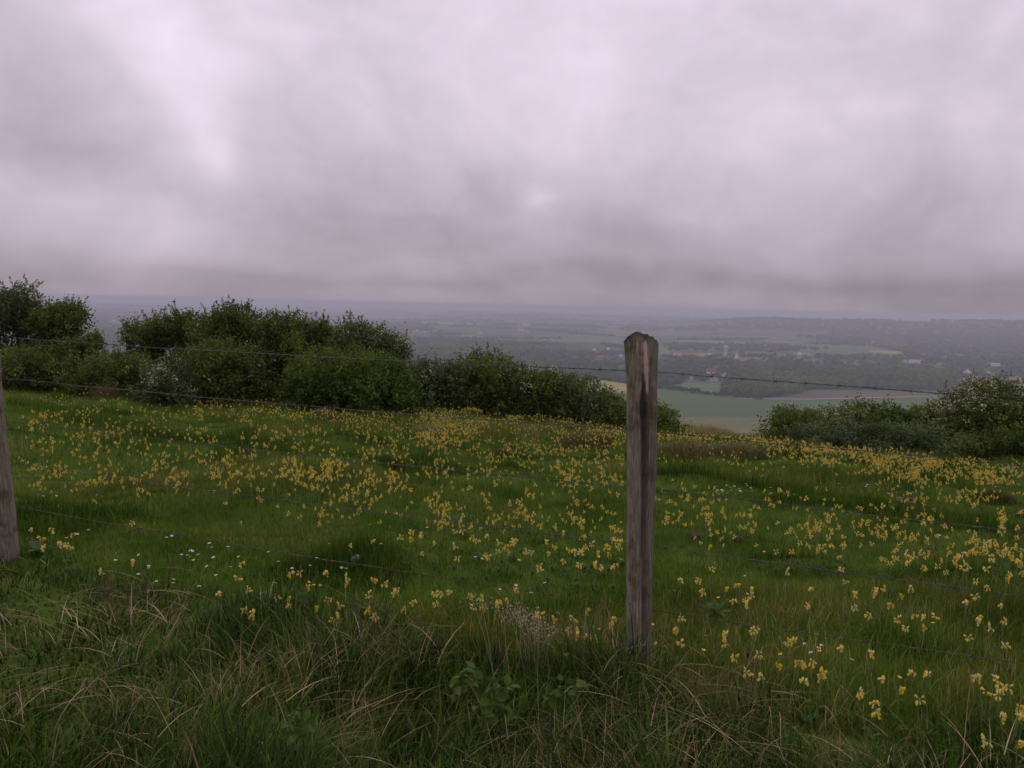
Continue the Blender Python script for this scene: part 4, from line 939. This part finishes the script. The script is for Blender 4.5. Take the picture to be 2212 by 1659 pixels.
# ------------------------------------------------------------------ fence posts and wires
def wood_mat():
    m = bpy.data.materials.new('weathered_wood'); m.use_nodes = True; t = m.node_tree; nn, ll = t.nodes, t.links
    b = nn['Principled BSDF']; b.inputs['Roughness'].default_value = .9; b.inputs['Specular IOR Level'].default_value = .15
    tc_ = nn.new('ShaderNodeTexCoord'); mp = nn.new('ShaderNodeMapping'); mp.inputs['Scale'].default_value = (170, 170, 11); ll.new(tc_.outputs['Object'], mp.inputs[0])
    n = nn.new('ShaderNodeTexNoise'); n.inputs['Scale'].default_value = 1; n.inputs['Detail'].default_value = 8; n.inputs['Roughness'].default_value = .74; ll.new(mp.outputs[0], n.inputs[0])
    r = nn.new('ShaderNodeValToRGB'); ll.new(n.outputs['Fac'], r.inputs[0])
    for _ in range(2): r.color_ramp.elements.new(.5)
    for e, (p, c) in zip(r.color_ramp.elements, [(.32, (.06, .048, .030)), (.42, (.165, .138, .095)), (.55, (.27, .235, .172)), (.70, (.48, .43, .34))]): e.position = p; e.color = (*c, 1)
    n2_ = nn.new('ShaderNodeTexNoise'); n2_.inputs['Scale'].default_value = 14; n2_.inputs['Detail'].default_value = 5; ll.new(tc_.outputs['Object'], n2_.inputs[0])
    r2 = nn.new('ShaderNodeValToRGB'); ll.new(n2_.outputs['Fac'], r2.inputs[0]); r2.color_ramp.elements[0].position = .50; r2.color_ramp.elements[1].position = .66
    r2.color_ramp.elements[0].color = (1, 1, 1, 1); r2.color_ramp.elements[1].color = (.42, .44, .32, 1)
    mu = nn.new('ShaderNodeMix'); mu.data_type = 'RGBA'; mu.blend_type = 'MULTIPLY'; mu.inputs[0].default_value = .8; ll.new(r.outputs[0], mu.inputs[6]); ll.new(r2.outputs[0], mu.inputs[7])
    a = nn.new('ShaderNodeAttribute'); a.attribute_name = 'tint'
    mx_ = nn.new('ShaderNodeMix'); mx_.data_type = 'RGBA'; ll.new(a.outputs['Fac'], mx_.inputs[0]); ll.new(mu.outputs[2], mx_.inputs[6]); mx_.inputs[7].default_value = (.66, .50, .43, 1)
    a2 = nn.new('ShaderNodeAttribute'); a2.attribute_name = 'split_shade_rim'
    mx2 = nn.new('ShaderNodeMix'); mx2.data_type = 'RGBA'; ll.new(a2.outputs['Fac'], mx2.inputs[0]); ll.new(mx_.outputs[2], mx2.inputs[6]); mx2.inputs[7].default_value = (.035, .030, .022, 1)  # dark tone for the painted shade of the split and for the top rim
    ll.new(mx2.outputs[2], b.inputs['Base Color'])
    bp = nn.new('ShaderNodeBump'); bp.inputs['Strength'].default_value = .9; bp.inputs['Distance'].default_value = .012; ll.new(n.outputs['Fac'], bp.inputs['Height']); ll.new(bp.outputs[0], b.inputs['Normal'])
    return m
M['wood'] = wood_mat()
def fence_post(label, loc, rz, edges, topprof, bottom, groove, scars, depth=.10, seed=1, group='split wooden fence posts'):
    """edges: (z, left, right); topprof: (x, z) outline of the weathered top; groove: (z, x, depth)"""
    zs = np.linspace(bottom, topprof[:, 1].max(), 240); ns = 132
    a = np.linspace(0, 2*math.pi, ns, endpoint=False)
    E = np.array(edges)[::-1]; E = E[np.argsort(E[:, 0])]
    V, T, SHADE_RIM = [], [], []
    for z in zs:
        l, r_ = np.interp(z, E[:, 0], E[:, 1]), np.interp(z, E[:, 0], E[:, 2]); cx = (l+r_)/2; hw = (r_-l)/2
        ca, sa = np.cos(a), np.sin(a)
        ex = .62
        x = cx + hw*np.sign(ca)*np.abs(ca)**ex; y = depth/2*np.sign(sa)*np.abs(sa)**ex
        ang = x*55
        nz_ = (vn(ang+seed*9, z*3.0+0*x, 81)-.5)*.007 + (vn(ang*3+seed, z*14+0*x, 82)-.5)*.003 + (vn(x*9+y*30, z*4+0*x, 83)-.5)*.006
        g = 0
        front = (sa < 0)
        gx, gd = np.interp(z, groove[:, 0], groove[:, 1]), np.interp(z, groove[:, 0], groove[:, 2])
        dxg = x-gx
        # the face left of the split is flat, the right one falls back from it
        prof = gd*np.exp(-(np.where(dxg > 0, dxg/.020, dxg/.0035))**2)
        yy = y + nz_*np.where(front, -1, 1) + np.where(front, prof, 0)
        xx = x + np.where(np.abs(ca) > .6, nz_*.8, 0)
        zt = np.interp(xx, topprof[:, 0], topprof[:, 1]) + (vn(xx*260, 3+yy*90, 84)-.5)*.012 - np.maximum(yy, 0)*.15
        zz = np.minimum(z, zt)
        V.append(np.stack([xx, yy, zz], 1))
        sc = np.zeros(ns)
        for (z0, z1, x0, x1, w0, w1, st) in scars:
            if z0 <= z <= z1:
                q = (z-z0)/(z1-z0); c = x0+(x1-x0)*q; w = (w0+(w1-w0)*q)*(.8+.4*float(vn(z*60, 1, 85)))*min(1, q*5, (1-q)*9+.1)
                sc = np.maximum(sc, st*np.clip(1.6-np.abs(xx-c)/max(w, 1e-4)*1.2, 0, 1)*front)
        T.append(sc); SHADE_RIM.append(np.where(front, np.clip(np.clip(prof/.014, 0, 1)*.46 + .22*(dxg > 0)*np.clip(gd/.008, 0, 1) - .12*(dxg < 0), 0, 1)*(1-sc), 0) + .5*np.clip(1-(zt-zz)/.03, 0, 1)*(1-sc))  # shade painted in the split and over the right face; top rim darkened too
    V = np.concatenate(V); T = np.concatenate(T); SHADE_RIM = np.concatenate(SHADE_RIM); n = len(zs)
    i = np.arange(n-1)[:, None]*ns; j = np.arange(ns)[None]; j2 = (j+1) % ns
    F = np.stack([i+j, i+j2, i+ns+j2, i+ns+j], 2).reshape(-1, 4)
    # top: strips from left to right across the last ring
    tp = (n-1)*ns; cap = []
    h = ns//2
    for q in range(h): 
        a0, a1 = q, q+1; b0, b1 = (ns-q) % ns, (ns-q-1) % ns
        if a1 == b1: continue
        cap.append((tp+a0, tp+a1, tp+b1, tp+b0))
    F = np.concatenate([F, np.array(cap)])
    o = link('fence_post', npmesh('fence_post', V, F, [M['wood']], T, smooth=True, extra={'split_shade_rim': SHADE_RIM}))
    o.location = loc; o.rotation_euler = (0, 0, rz); tag(o, label, 'post', group); return o
D1 = 3.3; pcx = 1383
def at_depth(P, Y):
    d = dirs([P])[0]; return np.array([d[0]/d[1]*Y, Y, CAMZ + d[2]/d[1]*Y])
base1 = at_depth((1381, 1400), D1)
def rel(P, b, Y): q = at_depth(P, Y); return q[0]-b[0], q[2]
ed = []
for y, l, r_ in ((714, 1349, 1421), (740, 1349, 1421), (765, 1350, 1420), (800, 1352, 1419), (850, 1354, 1418), (950, 1355, 1416), (1020, 1355, 1417), (1050, 1355, 1414), (1150, 1354, 1411), (1250, 1354, 1408), (1390, 1355, 1405), (1500, 1357, 1403)):
    xl, z = rel((l, y), base1, D1); xr, _ = rel((r_, y), base1, D1); ed.append((z, xl, xr))
tp = np.array([rel(p, base1, D1) for p in ((1340, 745), (1349, 738), (1360, 724), (1375, 714), (1382, 719), (1392, 722), (1402, 724), (1412, 732), (1421, 744), (1430, 750))])
gr = []
for x, y, dd in ((1384, 714, .001), (1384, 770, .002), (1386, 800, .006), (1384, 830, .012), (1381, 870, .020), (1383, 960, .020), (1382, 1050, .010), (1381, 1200, .008), (1381, 1400, .007)):
    a_, z = rel((x, y), base1, D1); gr.append((z, a_, dd))
gr = np.array(gr)[::-1]; gr[:, 2] *= 1.7
def scar(x0, y0, x1, y1, w0, w1, s=1):   # from bottom to top
    a_, z0 = rel((x0, y0), base1, D1); b_, z1 = rel((x1, y1), base1, D1); return (z0, z1, a_, b_, w0*.0019, w1*.0019, s)
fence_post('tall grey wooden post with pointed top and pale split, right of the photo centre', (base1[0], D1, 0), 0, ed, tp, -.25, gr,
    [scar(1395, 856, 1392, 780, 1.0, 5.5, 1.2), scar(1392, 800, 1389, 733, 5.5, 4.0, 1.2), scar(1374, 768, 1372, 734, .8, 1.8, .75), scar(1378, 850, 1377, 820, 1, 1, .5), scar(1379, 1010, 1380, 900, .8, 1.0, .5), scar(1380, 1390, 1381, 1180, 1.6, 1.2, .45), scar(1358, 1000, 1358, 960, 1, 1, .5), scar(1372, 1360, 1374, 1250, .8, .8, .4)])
D2 = 4.6; b2 = at_depth((8, 1225), D2)
tp2 = np.array([(-.07, 1.33), (-.03, 1.38), (.02, 1.40), (.06, 1.34)])
gr2 = np.array([(-.3, .02, .004), (.2, -.01, .012), (1.0, -.02, .006), (1.5, 0, .003)])
xr = [(z, -.052 if z > .2 else -.02 - .05*z/.2*1.0, rel((xe, 1225), b2, D2)[0]) for z, xe in ((-.3, 39), (.1, 39), (.3, 38), (.8, 34), (1.4, 34))]
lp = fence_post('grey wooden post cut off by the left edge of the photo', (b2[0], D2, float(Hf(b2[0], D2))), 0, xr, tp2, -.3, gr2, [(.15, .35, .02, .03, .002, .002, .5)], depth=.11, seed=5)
lp.rotation_euler[1] = R(-3.0)
DX, DY = base1[0]-b2[0], D1-D2
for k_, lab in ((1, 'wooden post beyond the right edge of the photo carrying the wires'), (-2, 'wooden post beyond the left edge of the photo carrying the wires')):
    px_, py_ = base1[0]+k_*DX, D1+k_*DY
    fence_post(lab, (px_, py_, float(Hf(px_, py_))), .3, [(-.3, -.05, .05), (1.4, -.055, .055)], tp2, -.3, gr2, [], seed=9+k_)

def wire(k, label, yl, yp, yr):
    pts = []
    A = at_depth((22, yl), D2); A[1] += .06; B = at_depth((1420, yp), D1); B[1] += .055; B[0] = base1[0]
    Yr = 2.815; Cc = at_depth((2212, yr), Yr); Cc[1] += .05
    E_ = B + (Cc-B)*((base1[0]+DX-B[0])/(Cc[0]-B[0])); Z_ = A + (A-B)
    Z_[2] = A[2] + (A[2]-B[2])*.3
    out = []
    for p, q, n in ((Z_, A, 150), (A, B, 150), (B, E_, 150)):
        s = np.linspace(0, 1, n, endpoint=False); c = p[None]*(1-s)[:, None] + q[None]*s[:, None]
        c[:, 2] -= .012*np.sin(s*math.pi) + 0; c[:, 2] += (vn(s*14+k*7, k, 91)-.5)*.006
        out.append(c)
    c = np.concatenate(out + [E_[None]])
    # resample finely and twist two strands
    sl_ = np.r_[0, np.cumsum(np.linalg.norm(np.diff(c, axis=0), axis=1))]; n = int(sl_[-1]/.008); q = np.linspace(0, sl_[-1], n)
    c = np.stack([np.interp(q, sl_, c[:, j]) for j in range(3)], 1)
    ph = q/.045*2*math.pi*.5; tv = np.array([DX, DY, 0])/math.hypot(DX, DY); sd_ = np.array([-tv[1], tv[0], 0])
    parts = []
    for o_ in (0, math.pi):
        cc = c + (sd_[None]*np.cos(ph+o_)[:, None] + np.array([0, 0, 1])[None]*np.sin(ph+o_)[:, None])*.0014
        v, f = rod(cc, np.full(n, .0011), 5); parts.append((v, f, np.clip(vn(cc[:, 0]*3+k*5, k, 92), 0, 1).repeat(5)))
    V, F, T = merge(parts)
    rusty = {4: .45, 3: .15}.get(k, 0)
    T = np.clip(T*.7 + rusty, 0, 1)
    root = link('barbed_wire', npmesh('barbed_wire', V, F, [M['wire']], T)); tag(root, label, 'wire', 'strands of barbed wire')
    return root, c, q, tv
def barb_mesh():
    ps = []
    a = np.linspace(0, 2*math.pi*2.2, 18); ps.append(rod(np.stack([a/(2*math.pi)*.0032-.0035, np.cos(a)*.0036, np.sin(a)*.0036], 1), np.full(18, .0011), 4))
    for (x, an, ln) in ((-.0035, 1.2, .016), (-.0035, 4.5, .013), (.0035, 2.3, .014), (.0035, 5.3, .015)):
        d = np.array([.25 if x > 0 else -.25, math.cos(an), math.sin(an)]); ps.append(rod(np.array([[x, 0, 0]+d*.003, [x, 0, 0]+d*ln*.6, [x, 0, 0]+d*ln]), [.0011, .0010, .0003], 4))
    V, F, _ = merge([(v, f, np.zeros(len(v))) for v, f in ps]); return npmesh('barb', V, F, [M['barb']])
BARB = barb_mesh()
WL = [('topmost strand of barbed wire, crossing the bushes and the valley', 732, 806, 857), ('second strand of barbed wire from the top', 822, 937, 1003), ('third strand of barbed wire from the top, middle one of five', 916, 1062, 1150),
      ('fourth strand of barbed wire from the top', 1006, 1186, 1290), ('lowest strand of barbed wire, rusty in places', 1100, 1325, 1438)]
for k, w_ in enumerate(WL):
    root, c, q, tv = wire(k, *w_)
    s = .05 + .01*k
    while s < q[-1]:
        p_ = np.array([np.interp(s, q, c[:, j]) for j in range(3)]); s += .118 + random.gauss(0, .004)
        if abs(p_[0]/p_[1]) > .70: continue
        o = link('barb', BARB, root); o.location = tuple(p_); o.rotation_euler = (random.random()*6, 0, math.atan2(tv[1], tv[0]))
        o.rotation_euler.rotate_axis('X', random.random()*6.28)

# ------------------------------------------------------------------ plants of the verge
def leaf_mesh(nm, L_, w, tooth=.12, m='rosette', fold=.2):
    n = 13; V, F = [], []
    for i in range(n):
        t = i/(n-1); ww = w*math.sin(math.pi*min(1, t**.8))**.9*(1+(tooth if i % 2 else -tooth)) + .0006; z = -.25*L_*t*t
        V += [(L_*t, -ww, z+fold*ww), (L_*t, 0, z), (L_*t, ww, z+fold*ww)]
    for i in range(n-1):
        F += [(i*3, i*3+1, i*3+4, i*3+3), (i*3+1, i*3+2, i*3+5, i*3+4)]
    return pymesh(nm, V, F, [M[m]], smooth=True)
M['bramble'] = mat('bramble_leaf', (.060, .100, .014), rough=.7, transl=.25, noise=60, noise_amt=.3, spec=.15)
BL = leaf_mesh('leaf', .034, .0125, .2, 'bramble')
def sprig(label, stem_pts, leaves, group='leafy bramble sprigs in the verge'):
    b = stem_pts[0]; o = empty('bramble_sprig', tuple(b), label, 'plant', group)
    v, f = rod(np.array(stem_pts)-b, np.linspace(.0028, .0012, len(stem_pts)), 5); link('stem', npmesh('stem', v, f, [M['bark']]), o)
    for (p, s) in leaves:
        l = link('leaf', BL, o); l.location = tuple(np.array(p)-b); l.scale = (s, s, s); l.rotation_euler = (random.gauss(.5, .3), random.gauss(-.1, .3), random.uniform(-math.pi, math.pi))
def c2(x, y, Y): return at_depth(((1000+x/2.011)*2212/3264, (1800+y/2.011)*2212/3264), Y)
def mk(label, st, lv, Y):
    sp = [c2(x, y, Y+.02) for x, y in st]; L_ = []
    for x, y in lv:
        for _ in range(6): L_.append((c2(x+random.uniform(-32, 32), y+random.uniform(-26, 26), Y-random.uniform(.0, .05)), random.uniform(.75, 1.2)))
    sprig(label, sp, L_)
mk('bramble sprig with a tall dark bare stem and toothed leaves in the verge', [(1200, 1150), (1185, 900), (1188, 650), (1178, 390)], [(1160, 790), (1225, 800), (1240, 945), (1100, 950), (1165, 870), (1055, 905)], 2.35)
mk('bramble sprig with broad green leaves in the verge nearest the tall post', [(1520, 1150), (1530, 900), (1560, 720)], [(1510, 810), (1540, 860), (1700, 770), (1530, 740), (1640, 790)], 2.4)
mk('low bramble sprig half hidden in grass, left of the bare stemmed one', [(1000, 1100), (980, 900), (940, 730)], [(980, 745), (900, 760), (1010, 690), (930, 800)], 2.45)
mk('bramble sprig with small leaves near the bottom edge left of centre', [(-60, 1250), (-70, 1100), (-90, 960)], [(-90, 960), (-130, 1010), (-60, 1050), (-110, 1100)], 2.1)
M['seed'] = mat('pale_seed_head', (.42, .34, .24), rough=.8, transl=.2)
def seed_plant():
    Y = 3.15; b = c2(1450, 620, Y); o = empty('seedhead_plant', tuple(b), 'wispy plant with pale beige seed heads leaning in the grass left of the tall post', 'plant')
    st, hd_ = [], []
    for (x, y) in [(1215, 290), (1250, 300), (1290, 270), (1330, 330), (1350, 350), (1395, 375), (1440, 350), (1430, 420), (1480, 430), (1540, 430), (1300, 350), (1370, 420), (1500, 470), (1020, 235), (1075, 250), (1320, 300), (1410, 340), (1460, 400)]:
        e = c2(x, y, Y+random.uniform(-.06, .06)); s0 = b + np.array([random.gauss(0, .04)+(e[0]-b[0])*.5, random.gauss(0, .03), -.1])
        s = np.linspace(0, 1, 6)[:, None]; pts = s0*(1-s)+e*s + np.array([0, 0, .03])*np.sin(s*math.pi)
        st.append(rod(pts-b, np.full(6, .0009), 3))
        hd_.append(e - b + rng.normal(size=(34, 3))*np.array([.022, .012, .018]))
    V, F, _ = merge([(v, f, np.zeros(len(v))) for v, f in st]); link('stem', npmesh('stem', V, F, [M['seed']]), o)
    c = np.concatenate(hd_); nrm = rng.normal(size=c.shape); nrm /= np.linalg.norm(nrm, axis=1, keepdims=True)
    V, F = quads(c, .0028+.002*rng.random(len(c)), nrm); link('seed_head', npmesh('seed_head', V, F, [M['seed']]), o)
seed_plant()
# broad leaved rosettes in the short grass
DL = leaf_mesh('leaf', .12, .022, .02, 'rosette', .3)
for lab, x, y, k in (('broad leaved rosette beneath the lowest wire right of the tall post', 1545, 1335, 9), ('broad grey green leaves in the grass left of the pinkish stone', 712, 1170, 5),
                     ('broad leaved rosette low in the grass near the right edge', 1965, 1398, 6), ('pale thistle like leaves beside the left post foot', 85, 1200, 8), ('flat leafy rosette in the middle of the meadow below the fourth wire', 1000, 1160, 6)):
    g = hit([(x, y)])[0]; o = empty('leaf_rosette_plant', tuple(g), lab, 'plant', 'broad leaved rosettes')
    for q in range(k):
        l = link('leaf', DL, o); l.rotation_euler = (random.gauss(0, .2), random.uniform(-.9, -.35), q*6.28/k + random.gauss(0, .25)); s = random.uniform(.6, 1); l.scale = (s, s, s); l.location = (0, 0, .02)
# sorrel like brown seed stalks at the left of the verge
M['sorrel'] = mat('brown_sorrel', (.11, .075, .04), rough=.8)
for i in range(13):
    X = random.uniform(215, 400); Yp = random.uniform(1220, 1300); Yd = random.uniform(3.5, 4.1)
    e = at_depth((X, Yp), Yd); gz = float(Hf(e[0]+.03, Yd)); ob = empty('dry_stalk', (e[0], Yd, gz), 'thin reddish brown dead stalk among the grass at the left of the verge', 'plant', 'brown stalks at the left of the verge')
    hh = max(.12, e[2]-gz); s = np.linspace(0, 1, 6); pts = np.stack([random.gauss(0, .05)*s**2, random.gauss(0, .03)*s**2, hh*s], 1)
    ps = [rod(pts, .0016*(1-.5*s), 4)]
    for q in range(10):
        z = random.uniform(.5, .98); p0 = np.array([np.interp(z, s, pts[:, j]) for j in range(3)]); a = random.random()*6.28
        ps.append(rod(np.array([p0, p0+np.array([math.cos(a)*.012, math.sin(a)*.012, .018]), p0+np.array([math.cos(a)*.018, math.sin(a)*.018, .04])]), [.0008, .0018, .0006], 3))
    V, F, _ = merge([(v, f, np.zeros(len(v))) for v, f in ps]); link('stalk', npmesh('stalk', V, F, [M['sorrel']]), ob)

# ------------------------------------------------------------------ birds far off in the air
def bird(label, P, Y, roll, span):
    p = at_depth(P, Y); o = empty('bird', tuple(p), label, 'bird', None, .4)
    body = []
    s = np.linspace(-1, 1, 11); pts = np.stack([s*span*.22, 0*s, .01*span*np.sin(s*2)], 1); v, f = rod(pts, span*.055*np.sqrt(np.maximum(0.02, 1-s**2)), 8)
    ob = link('body', npmesh('body', v, f, [M['bird']], smooth=True), o)
    for sd_ in (-1, 1):
        V = []
        for t, ch, z in ((0, .13, 0), (.35, .15, .10), (.7, .10, .08), (1, .02, .0)):
            for u, zz in ((-.5, 0), (.5, .0)):
                V.append((u*ch*span*1.6, sd_*t*span*.5, z*span + roll*sd_*t*span*.4 + .004*span)); V.append((u*ch*span*1.6, sd_*t*span*.5, z*span + roll*sd_*t*span*.4 - .004*span))
        F = []
        for i in range(3):
            a, b = i*4, i*4+4; F += [(a, a+2, b+2, b), (a+1, b+1, b+3, a+3), (a, b, b+1, a+1), (a+2, a+3, b+3, b+2)]
        F += [(12, 14, 15, 13), (0, 1, 3, 2)]
        link('wing', pymesh('wing', V, F, [M['bird']]), o)
bird('small dark bird with spread wings flying above the hedge against the plain', (875, 697), 60, .3, .34)
bird('tiny dark bird flying low over the plain left of the tall post', (1268, 731), 90, -.1, .26)

# ------------------------------------------------------------------ haze over the valley
hm = bpy.data.materials.new('haze'); hm.use_nodes = True; ht = hm.node_tree; ht.nodes.clear()
ho = ht.nodes.new('ShaderNodeOutputMaterial'); hv = ht.nodes.new('ShaderNodeVolumePrincipled')
hv.inputs['Color'].default_value = (.67, .67, .785, 1); hv.inputs['Density'].default_value = .00024; hv.inputs['Anisotropy'].default_value = 0
ht.links.new(hv.outputs[0], ho.inputs['Volume'])
b_ = boxes('haze', [(-62000, 62000, -62000, 62000, -190, 8)], hm)
tag(link('haze', b_), 'pale violet haze hanging over the valley', 'haze', kind='stuff')
